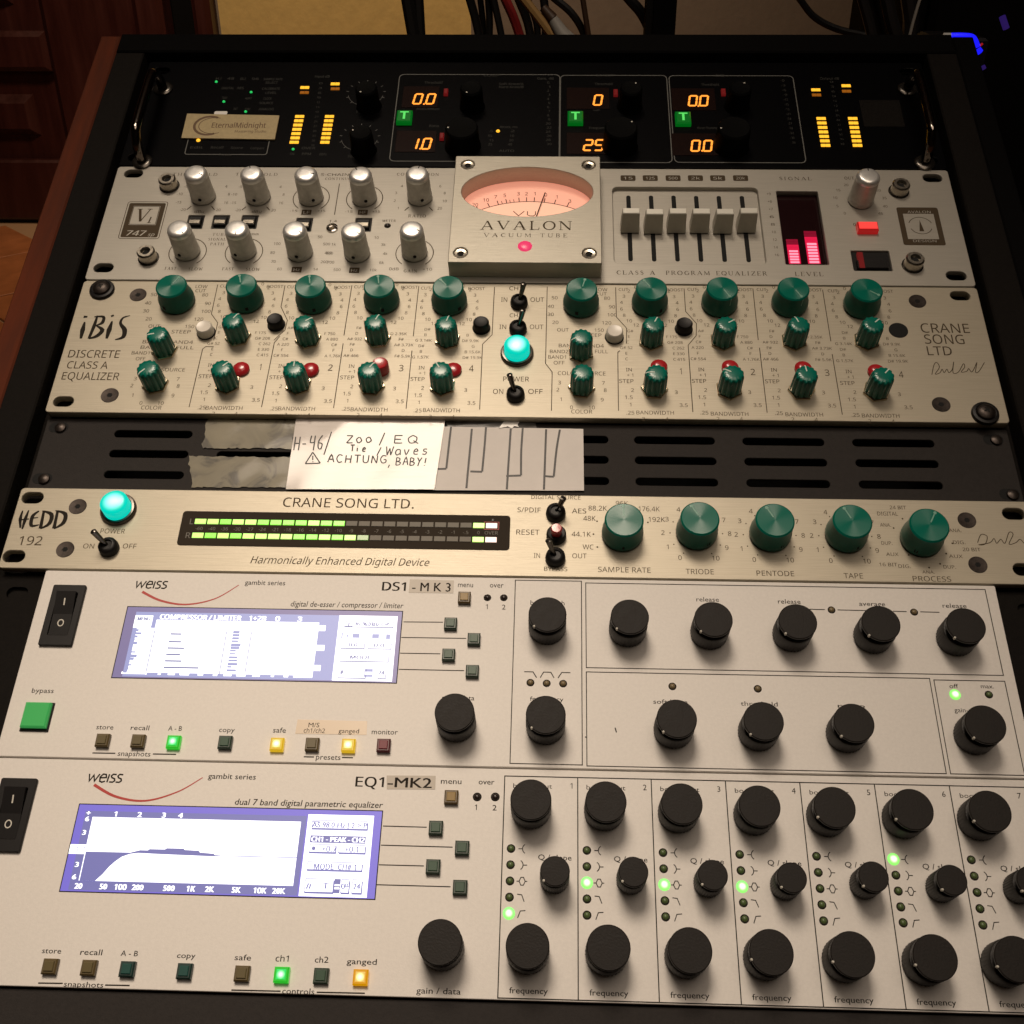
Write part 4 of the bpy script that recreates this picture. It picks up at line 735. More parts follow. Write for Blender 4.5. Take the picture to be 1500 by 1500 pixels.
part('printed_lettering', m.mesh('printed_lettering', 'brown_print'), A, label='dark badge emblem')

# ------------------------------------------------------------------ 3. green-knob discrete equalizer
I = thing('discrete_equalizer', 'champagne equalizer with rows of dark green knobs and a turquoise power lamp in its middle', 'audio unit', (0, 311, 0))
Y0, Y1 = 6 * U + .4, 8 * U - .5
xs, ys = P(92.7, 587.9); 
holes = [slot(xs, ys, 10.5, 6.2), slot(*P(1406.7, 433), 10.5, 6.2)]
part('front_panel', plate_mesh('front_panel', rrect(-HW, HW, Y0, Y1, 2), holes, -4.6, 0, 'alu_gold', .35), I); chassis(I, -216, 216, Y0 + 2, Y1 - 2, -9)
rack_screw(I, 146.3, 418); rack_screw(I, 1446.8, 600)
for q in ((202.3, 432), (160.8, 579), (1344, 441.3), (1378.7, 592.5)): flush_screw(I, *q, r=4.6)
big = [(250.2, 418, 60), (352.8, 416.8, 105), (454.1, 418, 100), (555.2, 418, 100), (656, 419.9, 130), (852.2, 422.7, 75), (954.5, 422, 125), (1058.4, 421.7, -60), (1163, 422, -60), (1270.4, 424, -35)]
for (x, y, a) in big: green_big(I, x, y, a)
small = [(229.2, 488, 190), (215.2, 538.2, 225), (339.5, 468.2, 60), (323.7, 538.2, 50), (444.3, 471.7, 40), (429.6, 539.3, 90), (548.6, 470.5, 70), (539.3, 540.5, 60), (652.7, 472.8, 75), (645, 540.5, 120),
    (852.2, 492.3, 200), (853.3, 544, 230), (957.6, 473.7, 65), (962.4, 545, 180), (1064.6, 474, 35), (1074.3, 545.9, 150), (1171.3, 474, 110), (1182.5, 546.8, 95), (1279.7, 474, 45), (1294.7, 548.7, 50)]
for (x, y, a) in small: green_small(I, x, y, a)
push(I, 298, 477.5, 'white_plastic'); push(I, 900.8, 484, 'white_plastic')
for q in ((401.8, 466), (704.5, 470.5), (1003.3, 472.3)): push(I, *q, 'gloss_black', r=4.0)
q = P(1316, 484); part('blanking_plug', MB().lathe([(5, .02), (4.9, .25), (.2, .3)], 32).mesh('blanking_plug', 'void', True), I, (q[0], q[1], 0))
for i, q in enumerate(((351.7, 536.5), (453.7, 537.5), (556.3, 531), (663.7, 537.5), (965.9, 533), (1070.5, 533.8), (1177.9, 535.5), (1285.3, 540))): push(I, *q, 'red_plastic', h=6.5 if i == 2 else 3.2, r=4.0, dome=(i != 2), ring=False)
toggle(I, 760.3, 437, 767.5, 414.5); toggle(I, 758.6, 475.5, 766.5, 453); toggle(I, 755, 572.5, 746, 547.5)
lamp(I, 757, 503)
m = MB(); L_ = lambda pts: lines(m, pts, .42)
def A_(x, y): return (60 + x * .23333, 390 + y * .23333)
def B_(x, y): return (400 + x * .23333, 390 + y * .23333)
def C_(x, y): return (690 + x * .20667, 390 + y * .20667)
def D_(x, y): return (980 + x * .18667, 390 + y * .18667)
def E_(x, y): return (1220 + x * .18667, 390 + y * .18667)
for f, pts in ((A_, [(1110, 115), (1070, 300), (1110, 355), (1085, 465)]), (A_, [(1085, 505), (1035, 505), (1015, 520), (930, 885)]), (B_, [(75, 120), (50, 255), (90, 340), (75, 400), (5, 465)]), (A_, [(1500, 440), (1465, 480), (1385, 885)]),
    (B_, [(495, 120), (445, 435)]), (B_, [(440, 485), (380, 890)]), (B_, [(915, 125), (880, 440)]), (B_, [(872, 530), (835, 895)]), (B_, [(1390, 130), (1375, 430), (1315, 490), (1297, 900)]),
    (C_, [(540, 145), (528, 690), (575, 750), (570, 1025)]), (C_, [(1025, 150), (1030, 360), (1103, 440), (1100, 550)]), (C_, [(1055, 598), (1040, 612), (1045, 1025)]), (D_, [(118, 175), (130, 355), (215, 450), (213, 545), (150, 620), (187, 1145)]),
    (D_, [(658, 175), (700, 580)]), (D_, [(710, 640), (770, 1150)]), (D_, [(1205, 185), (1270, 590)]), (D_, [(1280, 690), (1360, 1165)])): L_([f(*p) for p in pts])
for (s, x, y, w, h) in (('DISCRETE', 138, 518.5, 75, 11), ('CLASS A', 128.5, 534.7, 60, 10.5), ('EQUALIZER', 133, 551, 84, 11), ('CRANE', 1384, 480.8, 71, 13.5), ('SONG', 1383, 497, 58, 13.5), ('LTD', 1376, 514, 36, 13),
    ('IN', 738.6, 439, 9, 6.5), ('OUT', 787, 439, 20, 6.5), ('IN', 736.5, 478.9, 10, 6.5), ('OUT', 786, 478.9, 20, 6.5), ('CH1', 755, 422.5, 18, 5.5), ('CH2', 755.5, 462, 18, 5.5), ('POWER', 756, 555.3, 38, 7), ('ON', 729.7, 573.5, 15, 7), ('OFF', 784.4, 573.5, 21, 7),
    ('STEEP', 265.3, 486, 28, 5), ('BAND3 BAND4', 246, 501, 74, 4.8), ('BAND2    FULL', 245, 509, 78, 4.8), ('BAND1', 206, 517, 26, 4.8), ('OFF', 206, 525.5, 14, 4.8), ('COLOR SOURCE', 237, 541.5, 68, 5),
    ('STEEP', 868, 491, 26, 5), ('BAND3  BAND4', 851.5, 506.5, 66, 5), ('BAND2', 819, 515, 27, 5), ('FULL', 881, 515, 19, 5), ('BAND1', 816, 523, 26, 5), ('OFF', 819, 531.5, 16, 5), ('COLOR SOURCE', 852, 547, 70, 5.5)): lab(m, s, x, y, w, h)
for (x, y) in ((328.3, 597.7), (434.5, 598.7), (540.7, 600), (646.6, 601)): lab(m, 'BANDWIDTH', x, y, 54, 5.5)
for (x, y) in ((959.7, 604.6), (1068.7, 606.3), (1178, 607.3), (1290, 609)): lab(m, 'BANDWIDTH', x, y, 55, 5.5)
lab(m, 'COLOR', 221.7, 597.2, 30, 5.5); lab(m, 'COLOR', 852.2, 603, 31, 5.5)
for (s, x, y) in (('1', 381.5, 537.7), ('2', 484, 538.6), ('3', 587.8, 539.3), ('4', 690.5, 539.8), ('1', 997.3, 544), ('2', 1102.8, 545), ('3', 1211.5, 546), ('4', 1319.9, 548.7)): lab(m, s, x, y, 6.5 if s != '1' else 2.5, 9)
FR = [['F 175', 'G# 208', 'C 262', 'E 330', 'C 415'], ['F 750', 'A 880', 'C#', 'F', 'A 1.76K'], ['D 2.35K', 'F#', 'A# 3.73K', 'D', 'F# 5.9K'], ['B', 'D# 9.9K', 'G', 'B 15.6K', 'D# 19.9K']]
FLx = [['G#', 'E', 'C', 'G# 52', 'E', 'C'], ['A#', 'F', 'C#', 'A 220', 'F', 'C# 554'], ['F#', 'D', 'A# 932', 'F#', 'D', 'A# 466'], ['D#', 'B', 'G 3.14K', 'D#', 'B', 'G 1.57K']]
BX = {}
for side, cols in ((0, [(352.8, 416.8), (454.1, 418), (555.2, 418), (656, 419.9)]), (1, [(954.5, 422), (1058.4, 421.7), (1163, 422), (1270.4, 424)])):
    for ci, (px, py) in enumerate(cols):
        x, y = P(px, py, 13)
        text_c(m, 'CUT', x - 13.5, y + 10.5, 2.0); text_c(m, 'BOOST', x + 14, y + 10.5, 2.0)
        for k_, s in enumerate(('0', '2', '3', '4', '6', '8', '10', '12')):
            a = math.radians(62 - 17.5 * k_); rr = 15.0
            text_c(m, s, x + rr * math.cos(a), y + rr * math.sin(a) - 1, 2.1); text_c(m, s, x - rr * math.cos(a), y + rr * math.sin(a) - 1, 2.1)
        yr = y - 25.5
        for k_, s in enumerate(FR[ci]): text_c(m, s, x + 10.8 + 1.6 * min(k_, 2), yr - 3.7 * (k_ - 1), 1.75)
        for k_, s in enumerate(FLx[ci]): text_c(m, s, x - 10.6 - .8 * min(k_, 3), yr - 3.7 * (k_ - 2), 1.75)
        xb = x + (0); yb = y - 53
        text_c(m, 'IN', x - 12, yb + 9.5, 2.2); text_c(m, '+ 1', x - 11.5, yb + 6, 2.0); text_c(m, 'STEP', x - 13.5, yb + 2.2, 2.4)
        for s, dx_, dy_ in (('1.5', -12.5, -8), ('1', -11.8, -12.5), ('.25', -12.0, -17.5), ('2', -5.5, -21.2), ('4', 6, -21.2), ('3.5', 14.8, -12.5), ('3', 11.5, -4.5), ('2', -10.5, -3.5)): text_c(m, s, x + dx_, yb + dy_, 2.2)
for (px, py) in ((250.2, 418), (852.2, 422.7)):
    x, y = P(px, py, 13)
    for s, dx_, dy_ in (('LOW', 11, 11), ('CUT', 11, 8), ('50', -14, 5), ('80', 14, 5), ('40', -16, -1), ('90', 16.5, -1), ('30', -16, -6.5), ('100', 16.5, -6.5), ('20', -13.5, -12), ('120', 13.5, -12), ('OUT', -9.5, -17), ('150', 9.5, -17)): text_c(m, s, x + dx_, y + dy_, 2.2)
for (px, py) in ((215.2, 538.2), (853.3, 544)):
    x, y = P(px, py, 14)
    for s, a in (('0', -115), ('1', -150), ('2', 180), ('3', 158), ('7', 22), ('8', 0), ('9', -30), ('10', -65)): text_c(m, s, x + 12 * math.cos(math.radians(a)), y + 12 * math.sin(math.radians(a)) - 1, 2.2)
sg = [(1365, 549), (1368, 535), (1372, 531), (1376, 538), (1370, 548), (1377, 546), (1380, 541), (1383, 546), (1387, 541), (1390, 546), (1395, 541), (1397, 530), (1396, 546), (1404, 545), (1411, 533), (1413, 538), (1408, 545), (1416, 544), (1419, 540), (1423, 545), (1427, 540), (1431, 531), (1429, 545), (1434, 544), (1442, 531)]
m.ribbon([(q.x, q.y) for q in bez([Vector((*P(*p), 0)) for p in sg], 4)], .4, HT); text_part(I, m, 'brown_print')
# brush logo
def stroke(mb_, pts, ws, z=HT, f=None):
    p = [P(*f(*q)) for q in pts] if f else pts; n_ = len(p)
    out = bez([Vector((a, b, 0)) for a, b in p], 4); L = len(out)
    Lp = []; Rp = []
    for i, v in enumerate(out):
        t = (out[min(i + 1, L - 1)] - out[max(i - 1, 0)]).normalized(); u_ = i / (L - 1) * (n_ - 1); k0 = min(int(u_), n_ - 2); w = ws[k0] + (ws[k0 + 1] - ws[k0]) * (u_ - k0)
        Lp.append((v.x - t.y * w / 2, v.y + t.x * w / 2, z)); Rp.append((v.x + t.y * w / 2, v.y - t.x * w / 2, z))
    mb_.add(Lp + Rp, [(L + i, L + i + 1, i + 1, i) for i in range(L - 1)])
m = MB()
for pts, ws in (([(275, 350), (262, 400), (250, 455)], (.8, 2.6, 1.2)), ([(268, 318), (292, 318)], (1.6, 1.2)), ([(355, 310), (332, 380), (300, 455)], (1.0, 2.0, 1.4)), ([(335, 318), (392, 318), (385, 355), (345, 372)], (.8, 1.6, 2.0, .6)), ([(345, 372), (385, 400), (352, 438), (300, 455)], (.6, 2.4, 2.2, .8)),
    ([(447, 345), (428, 400), (412, 455)], (.8, 2.8, 1.2)), ([(440, 315), (458, 308)], (1.4, 1.2)), ([(560, 310), (515, 325), (500, 360), (525, 400), (515, 445), (465, 462)], (.5, 1.2, 1.6, 2.6, 2.2, .6))): stroke(m, pts, ws, f=A_)
part('logo', m.mesh('logo', 'black_print'), I, label='brush-lettered name iBiS')

# ------------------------------------------------------------------ 4. vent panel
V = thing('vent_panel', 'dark grey slotted vent panel partly covered by notes and tape', 'vent panel', (0, 245, -5))
cols_ = [(-205.2, -165.4), (-151, -110.5), (-97.2, -57), (-43.8, -3.6), (3.6, 43.8), (56.7, 96.6), (110.3, 150.5), (164.3, 204.4)]
holes = [slot((a + b) / 2, y, b - a, 4.4) for a, b in cols_ for y in (257.8, 245.8, 233.5)]
part('front_panel', plate_mesh('front_panel', rrect(-HW, HW, 5 * U + .2, 6 * U, 1), holes, -6.5, -5, 'vent', .3), V)
part('chassis', MB().box(-215, 215, 5 * U + 1, 6 * U - 1, -60, -40).mesh('chassis', 'void'), V)
for q in ((86, 626), (62, 701), (1455, 644), (1479, 724)):
    x, y = P(*q, -5); s_ = part('rack_slot', MB().prism(slot(0, 0, 10, 6), 0.02, .1).mesh('rack_slot', 'void'), V, (x, y, -5)); sub('screw_head', MB().lathe([(2.9, .1), (2.7, 1.2), (1.5, 1.8), (.1, 1.9)], 20).mesh('screw_head', 'screw', True), s_, loc=(1.2, -.6, 0))

# ------------------------------------------------------------------ 5. converter with green meters
D = thing('signal_converter', 'champagne digital audio converter with a long green bar meter and five green knobs', 'audio unit', (0, 200, 0))
holes = [slot(*P(*q), 10.5, 6.2) for q in ((47.5, 729), (20, 814.7), (1485, 752.5))] + [slot(231.5, 186, 10.5, 6.2)]
Y0, Y1 = 4 * U + .5, 5 * U - .1
part('front_panel', plate_mesh('front_panel', rrect(-HW, HW, Y0, Y1, 2), holes, -4, 0, 'alu_gold', .35), D); chassis(D, -216, 216, Y0 + 2, Y1 - 2, -9)
for q in ((113.9, 742), (95.5, 804.8), (1416.4, 762), (1432.5, 827.3)): flush_screw(D, *q, r=4.3)
lamp(D, 165.3, 734); toggle(D, 156, 797, 135.5, 777.5)
toggle(D, 814.3, 746.5, 825.7, 729); toggle(D, 813.7, 812, 803, 790.5)
s_ = push(D, 815, 780, 'gloss_black', h=4, r=4.4, ring=False, name='reset_button'); x, y = P(815, 780, 4); sub('button_cap', MB().lathe([(2.6, 3.4), (2.6, 8), (2.2, 8.5), (.1, 8.6)], 20).mesh('button_cap', 'red_plastic', True), s_)
for (x, y, a) in ((914.5, 761, 92), (1025.6, 758.7, 120), (1135.7, 761.3, 118), (1249.2, 762.8, 115), (1362, 768.7, 62)): green_big(D, x, y, a, h=14, rt=8.9, rb=9.7)
w4 = rc([(269.5, 749.9), (747.9, 755), (746, 805.3), (258, 799.4)])
part('meter_window', MB().prism(rrect(*w4, 1.6), .02, .35).mesh('meter_window', 'meter_win'), D)
xL0 = (P(294.4, 765.5)[0] + P(289.6, 785.2)[0]) / 2; xL1 = (P(720, 770)[0] + P(719.4, 790.8)[0]) / 2; yL = P(500, 767.5)[1]; yR = P(500, 788)[1]
bars = {}
for nm in ('bar_green', 'bar_green_hot', 'bar_dim', 'bar_off', 'bar_over'): bars[nm] = MB().box(-2.65, 2.65, -1.35, 1.35, 0, .35, .15).mesh('meter_segment', nm)
random.seed(3)
for i in range(24):
    x = xL0 + (xL1 - xL0) * i / 23
    for r_, (y, lit) in enumerate(((yL, 12), (yR, 13))):
        k_ = 'bar_green_hot' if i < lit and random.random() < .55 else 'bar_green' if i < lit else 'bar_dim' if (r_ == 1 and i == 13) else 'bar_off'
        if i == 22: k_ = 'bar_green_hot'
        if i == 23: k_ = 'bar_over'
        part('meter_segment', bars[k_], D, (x, y, .36))
m = MB()
for i, s in enumerate('-60 -40 -36 -30 -27 -24 -21 -18 -16 -14 -12 -10 -9 -8 -7 -6 -5 -4 -3 -2 -1 -.5 0 OVER'.split()): text_c(m, s, xL0 + (xL1 - xL0) * i / 23, (yL + yR) / 2, 1.7 if i < 23 else 1.8, .36)
text_c(m, 'L', w4[0] + 5.0, yL, 3.0, .36); text_c(m, 'R', w4[0] + 4.6, yR, 3.0, .36)
part('printed_lettering', m.mesh('printed_lettering', 'gray_print'), D)
m = MB(); x = xL1; m.ribbon([(x - 3.4, yL - 2), (x + 3.4, yL - 2), (x + 3.4, yL + 2), (x - 3.4, yL + 2)], .25, .4, True); part('over_outline', m.mesh('over_outline', 'red_print'), D)
q = P(722, 762, .4); part('over_led', MB().lathe([(.7, 0), (.5, .3), (.1, .35)], 10).mesh('over_led', 'led_off_dark'), D, (q[0], q[1], .37))
m = MB()
for (s, x, y, w, h) in (('CRANE SONG LTD.', 510.4, 736.9, 192, 13.5), ('192', 45, 792, 34, 13), ('POWER', 165.3, 778, 36, 7), ('ON', 130, 800, 16, 7), ('OFF', 190, 800, 20, 7), ('DIGITAL SOURCE', 814.3, 728.6, 72, 5.5), ('S/PDIF', 775, 747, 34, 7), ('AES', 848.3, 748.5, 21, 7), ('RESET', 773.3, 779.6, 34, 7.5),
    ('IN', 786.5, 813.8, 9, 7), ('OUT', 848.8, 814.3, 21, 7), ('BYPASS', 814, 833.5, 34, 6), ('88.2K', 875.5, 744.5, 27, 7), ('176.4K', 950.8, 745.6, 31, 7), ('48K', 863.5, 759.4, 18, 7), ('192K', 962, 761, 24, 7), ('44.1K', 851.5, 782.5, 28, 7), ('WC', 861.5, 801.3, 16, 7), ('96K', 911, 737.2, 18, 6),
    ('SAMPLE RATE', 914.5, 834.7, 77, 7.5), ('TRIODE', 1025, 837.4, 41, 7.5), ('PENTODE', 1135.7, 840, 55, 7.5), ('TAPE', 1250, 843.5, 28, 7.5), ('PROCESS', 1365, 848, 56, 7.5),
    ('24 BIT', 1315, 743.5, 24, 5), ('DIGITAL', 1300, 752.5, 30, 5.5), ('ANA.', 1297, 769, 16, 5), ('DUP.', 1299, 795.5, 16, 5), ('AUX', 1307, 812, 18, 5), ('16 BIT', 1301, 827, 26, 5), ('DIG.', 1325, 829.5, 18, 5), ('ANA.', 1399, 777, 18, 5), ('DIG.', 1405, 794.5, 18, 5), ('20 BIT', 1423, 805, 26, 5), ('AUX', 1400, 815, 20, 5), ('DUP.', 1391, 830.5, 18, 5), ('ANA.', 1360, 838, 18, 4.5)): lab(m, s, x, y, w, h)
lab(m, 'Harmonically Enhanced Digital Device', 498.6, 822, 261, 10.5, shear=.22)
for (px, py) in ((1025.6, 758.7), (1135.7, 761.3), (1249.2, 762.8)):
    x, y = P(px, py, 14)
    for k_ in range(11):
        a = math.radians(238 - 29.6 * k_); text_c(m, str(k_), x + 15.5 * math.cos(a), y + 15 * math.sin(a) - .5, 2.4); m.disc(x + 12.2 * math.cos(a), y + 12.2 * math.sin(a) - .5, .35, HT, 8)
for q in ((890.5, 749.5), (874.6, 763.6), (869.3, 782.5), (875, 801.4), (949, 765.3), (1322, 760), (1309, 773.6), (1331, 813), (1361, 831.5), (1377, 826), (1386, 811), (1395, 796)): x, y = P(*q); m.disc(x, y, .45, HT, 8)
m.ribbon([(q.x, q.y) for q in bez([Vector((*P(*p), 0)) for p in [(1432, 795), (1437, 783), (1446, 786), (1443, 797), (1434, 798), (1450, 795), (1456, 789), (1460, 796), (1466, 790), (1472, 796), (1478, 780), (1484, 783), (1478, 797), (1488, 795), (1494, 790), (1500, 796)]], 4)], .38, HT)
text_part(D, m, 'brown_print')
m = MB(); HA = lambda x, y: (x * .26667, 700 + y * .26667)
for pts, ws in (([(125, 180), (112, 225), (112, 275)], (.6, 1.6, .8)), ([(158, 178), (138, 230), (122, 282)], (.6, 1.8, .7)), ([(102, 232), (160, 226)], (.8, .6)), ([(215, 182), (180, 210), (172, 262), (215, 258)], (.7, 1.8, 1.7, .5)), ([(178, 222), (210, 218)], (.8, .5)),
    ([(242, 180), (222, 278)], (1.2, 1.8)), ([(232, 182), (282, 200), (272, 250), (222, 280)], (.5, 2.0, 2.0, .6)), ([(318, 178), (296, 278)], (1.2, 1.8)), ([(305, 180), (358, 198), (348, 248), (296, 280)], (.5, 2.0, 2.0, .6))): stroke(m, pts, ws, f=HA)
part('logo', m.mesh('logo', 'black_print'), D, label='brush-lettered name HEDD')

# ------------------------------------------------------------------ 6/7. the two pale digital units
FONT = None
WX0, WX1 = -218.2, 216.4
def rocker(u, y1):
    y0 = y1 - 30; xa_, xb_ = -212, -196.8
    part('power_switch', plate_mesh('power_switch', rrect(xa_, xb_, y0, y1, .8), [rrect(xa_ + 3, xb_ - 3, y0 + 5, y1 - 4, .6)], .02, 1.6, 'gloss_black', .25), u)
    s_ = part('switch_rocker', MB().add([(-4.4, -10, 0), (4.4, -10, 0), (4.4, 10.5, 0), (-4.4, 10.5, 0), (-4.4, -10, .4), (4.4, -10, .4), (4.4, 0, 1.2), (-4.4, 0, 1.2), (4.4, 10.5, 3.4), (-4.4, 10.5, 3.4)], [(4, 5, 6, 7), (7, 6, 8, 9), (0, 1, 5, 4), (2, 3, 9, 8), (1, 2, 8, 6), (1, 6, 5), (3, 0, 4, 7), (3, 7, 9)]).mesh('switch_rocker', 'gloss_black'), u, ((xa_ + xb_) / 2, (y0 + y1) / 2 + .3, .2))
    m_ = MB(); m_.add([(-.3, 4.0, 2.2), (.3, 4.0, 2.2), (.3, 7.2, 2.9), (-.3, 7.2, 2.9)], [(0, 1, 2, 3)]); m_.ribbon(circle(0, -4.2, 1.25, 20, 1.5), .45, .0, True)
    m_.v = [(x, y, z + .02 if i < 4 else .4 + (y + 10) * .08 + .08) for i, (x, y, z) in enumerate(m_.v)]; sub('switch_marks', m_.mesh('switch_marks', 'white_print'), s_)
def swoosh(m_, pts, w0=.35, w1=1.25):
    v = bez([Vector((*P(*q), 0)) for q in pts], 8); n_ = len(v)
    m_.ribbon([(q.x, q.y) for q in v], w1, HT, w1=w0)
def outline(m_, pts, w=.38):
    x0, x1, y0, y1 = rc(pts); m_.ribbon([(x0, y0), (x1, y0), (x1, y1), (x0, y1)], w, HT, True); return x0, x1, y0, y1
def wname(m_, x0, x1, yc, hp):
    """lower-case rounded logo w e i s s as strokes"""
    a = P(x0, yc); b = P(x1, yc); W_ = b[0] - a[0]; h = hp * mmy((x0 + x1) / 2, yc); y = a[1] - h / 2; sl = .12
    def S_(pts, w=.62): m_.ribbon([(a[0] + px * W_ + py * h * sl, y + py * h) for px, py in pts], w, HT)
    S_([(0, .95), (.06, .1), (.14, .8), (.21, .1), (.30, .95)]); S_([(.34, .5), (.52, .55), (.49, .9), (.40, .95), (.34, .6), (.36, .12), (.43, .0), (.52, .12)]); S_([(.58, .95), (.58, 0)])
    for o_ in (.65, .84): S_([(o_ + .14, .92), (o_ + .04, .95), (o_, .75), (o_ + .03, .56), (o_ + .12, .42), (o_ + .14, .2), (o_ + .09, .02), (o_ - .01, .05)])
def screen(u, x0, x1, y0, y1, edge):
    part('screen_bezel', MB().box(x0 - .4, x1 + .4, y0 - .4, y1 + .4, .01, .06).mesh('screen_bezel', 'black_print'), u)
    return part('screen', MB().box(x0, x1, y0, y1, .06, .10).mesh('screen', edge), u)
def scr_box(sc_, m_, x0, y0, x1, y1, lv): m_.ngon([(x0, y0), (x1, y0), (x1, y1), (x0, y1)], .10 + lv * .04)

# dynamics unit
W1 = thing('dynamics_processor', 'pale dynamics unit with white screen, black knobs and green bypass key, second from bottom', 'audio unit', (0, 133, 0))
part('front_panel', plate_mesh('front_panel', rrect(WX0, WX1, 2 * U + .35, 4 * U - .35, .8), [], -4, 0, 'paint', .3), W1); chassis(W1, -215, 215, 92, 175, -5)
for sx in (-1, 1):
    part('rack_ear', plate_mesh('rack_ear', [(min(sx * 219, sx * HW), 90), (max(sx * 219, sx * HW), 90), (max(sx * 219, sx * HW), 177), (min(sx * 219, sx * HW), 177)], [slot(sx * 231.5, y, 10, 6) for y in (99, 168)], -7, -5, 'rail', .2), W1)
rocker(W1, 169.5)
bp_ = rc([(37.3, 1028), (81.7, 1028.3), (70, 1071.5), (26.4, 1070.3)], 1); cx, cy = (bp_[0] + bp_[1]) / 2, (bp_[2] + bp_[3]) / 2
k = part('bypass_key', MB().box(-6.2, 6.2, -6.4, 6.4, .02, .8, .2).mesh('bypass_key', 'gloss_black'), W1, (cx, cy, 0)); sub('key_cap', MB().box(-5.5, 5.5, -5.3, 5.8, .8, 3.0, .5).mesh('key_cap', 'bypass'), k)
for (x, y, a, b) in ((148.6, 1083, 'btn_olive', 'btn_olive_d'), (200.7, 1084, 'btn_olive', 'btn_olive_d'), (252.7, 1085.5, 'lit_green', 'lit_green_d'), (328.5, 1086, 'btn_green', 'btn_green_d'), (404.7, 1089, 'lit_yellow', 'lit_yellow_d'), (456.4, 1089, 'btn_olive', 'btn_olive_d'), (509.7, 1090.5, 'lit_yellow', 'lit_yellow_d'), (561.3, 1090.5, 'btn_maroon', 'btn_maroon_d'),
    (659.7, 911.6, 'btn_green', 'btn_green_d'), (694, 934.5, 'btn_green', 'btn_green_d'), (656.8, 957.5, 'btn_green', 'btn_green_d'), (691.6, 981.5, 'btn_green', 'btn_green_d'), (680, 873.5, 'btn_gold', 'btn_gold_d')): key(W1, x, y, a, b)
for (x, y) in ((802, 899.5), (922.7, 903), (1045.3, 906.8), (1168.8, 910), (1290.7, 912.7), (1415.5, 916)): weiss_knob(W1, x, y)
for (x, y) in ((799.5, 1046.6), (991.6, 1052.4), (1118.7, 1056), (1251.2, 1058.5), (1444, 1061)): weiss_knob(W1, x, y)
weiss_knob(W1, 665.7, 1043, dot=None)
for (x, y) in ((714, 875.6), (738, 875.6)): led(W1, x, y, 'led_off_dark', 1.25)
for (x, y) in ((777, 1000), (800.8, 1001), (824.9, 1001.5), (985, 1005.5), (1110, 1009), (1218, 893.5), (1339, 896.7)): led(W1, x, y, 'led_off_brown', 1.25)
led(W1, 1399, 1017.5, 'led_green_lit', 1.9, bez='led_green_lit'); led(W1, 1448.5, 1017.5, 'led_off', 1.25)
m = MB()
for (s, x, y, w, h) in (('bypass', 63, 1011.5, 32, 7), ('store', 154, 1065, 25, 7), ('recall', 205.3, 1066, 27, 7), ('A - B', 256.7, 1067, 20, 7), ('copy', 332.5, 1069, 23, 7), ('snapshots', 196.7, 1104, 48, 7.5), ('safe', 409.6, 1069.5, 19, 7.5), ('monitor', 563.7, 1072, 38, 7.5), ('presets', 481, 1109, 36, 8),
    ('menu', 682, 856.4, 22, 7.5), ('over', 727.6, 857, 20, 7.5), ('1', 713, 888.8, 3, 7), ('2', 738, 889.3, 5, 7), ('gain / data', 671, 1022, 48, 7), ('gambit series', 388.5, 853.5, 59, 7), ('band width', 802, 883, 50, 6.5), ('frequency', 800.8, 1024, 49, 6.5), ('release', 1036.4, 878, 33, 6.5), ('release', 1156, 881, 33, 6.5),
    ('average', 1277.3, 884.5, 38, 6.5), ('release', 1398, 887.3, 35, 6.5), ('soft knee', 982, 1028, 50, 6.5), ('threshold', 1112, 1031, 54, 6.5), ('ratio', 1247, 1034, 40, 6), ('off', 1397, 1005, 13, 6.5), ('max.', 1446, 1005.3, 19, 6), ('gain-makeup', 1425, 1040.5, 54, 6.5)): lab(m, s, x, y, w, h)
lab(m, 'digital de-esser / compressor / limiter', 508.5, 885.7, 165, 8, shear=.12)
lab(m, 'DS1', 577, 859, 34, 12.5, bold=.022)
for pts in ([(135.5, 1103), (169, 1103.5)], [(224, 1104.5), (258, 1105)], [(445, 1108.6), (460, 1108.9)], [(501, 1109.7), (517, 1110)]): lines(m, pts, .5)
for pts in ([(591, 911), (649, 911.5)], [(588, 933.8), (683, 935.2)], [(586, 956.8), (645, 957.8)], [(584, 980.5), (680, 982.5)], [(1185, 892.5), (1208, 893)], [(1227, 893.5), (1271, 894.5)], [(1308, 895.4), (1328, 896)], [(1348, 896.3), (1376, 897)]): lines(m, pts, .4)
outline(m, [(755.7, 849.8), (851.5, 851.5), (853.2, 1120.6), (746.3, 1118.3)]); outline(m, [(857.8, 852.3), (1442.7, 865.2), (1470.7, 991.3), (859, 976.2)]); outline(m, [(859, 982.8), (1361.3, 995.3), (1386.7, 1134), (859.6, 1121.3)]); outline(m, [(1368, 996), (1472.5, 998), (1500, 1135), (1392.5, 1134.5)])
for (px, py, t_) in ((778, 988, 0), (801.5, 988.5, 1), (825.5, 989, 2)):
    x, y = P(px, py); pts = {0: [(-3, 1.2), (.8, 1.2), (2.4, -1.4)], 1: [(-3, -1.4), (-1.6, 1.2), (1.6, 1.2), (3, -1.4)], 2: [(-2.4, -1.4), (-.8, 1.2), (3, 1.2)]}[t_]; m.ribbon([(x + a, y + b) for a, b in pts], .4, HT)
for pts in ([(901, 1066), (903, 1073)], [(857, 1079.5), (859.5, 1080)]): lines(m, pts, .5)
wname(m, 198.3, 245, 856, 11); text_part(W1, m)
m = MB(); swoosh(m, [(208.4, 866.9), (236, 880), (273, 885.5), (315, 877), (350, 857)]); part('logo_swoosh', m.mesh('logo_swoosh', 'red_print'), W1)
sx0, sx1, sy0, sy1 = -175.9, -50.8, 125.5, 159.5
sc_ = screen(W1, sx0, sx1, sy0, sy1, 'scr_edge1'); wS = MB(); bS = MB(); lS = MB()
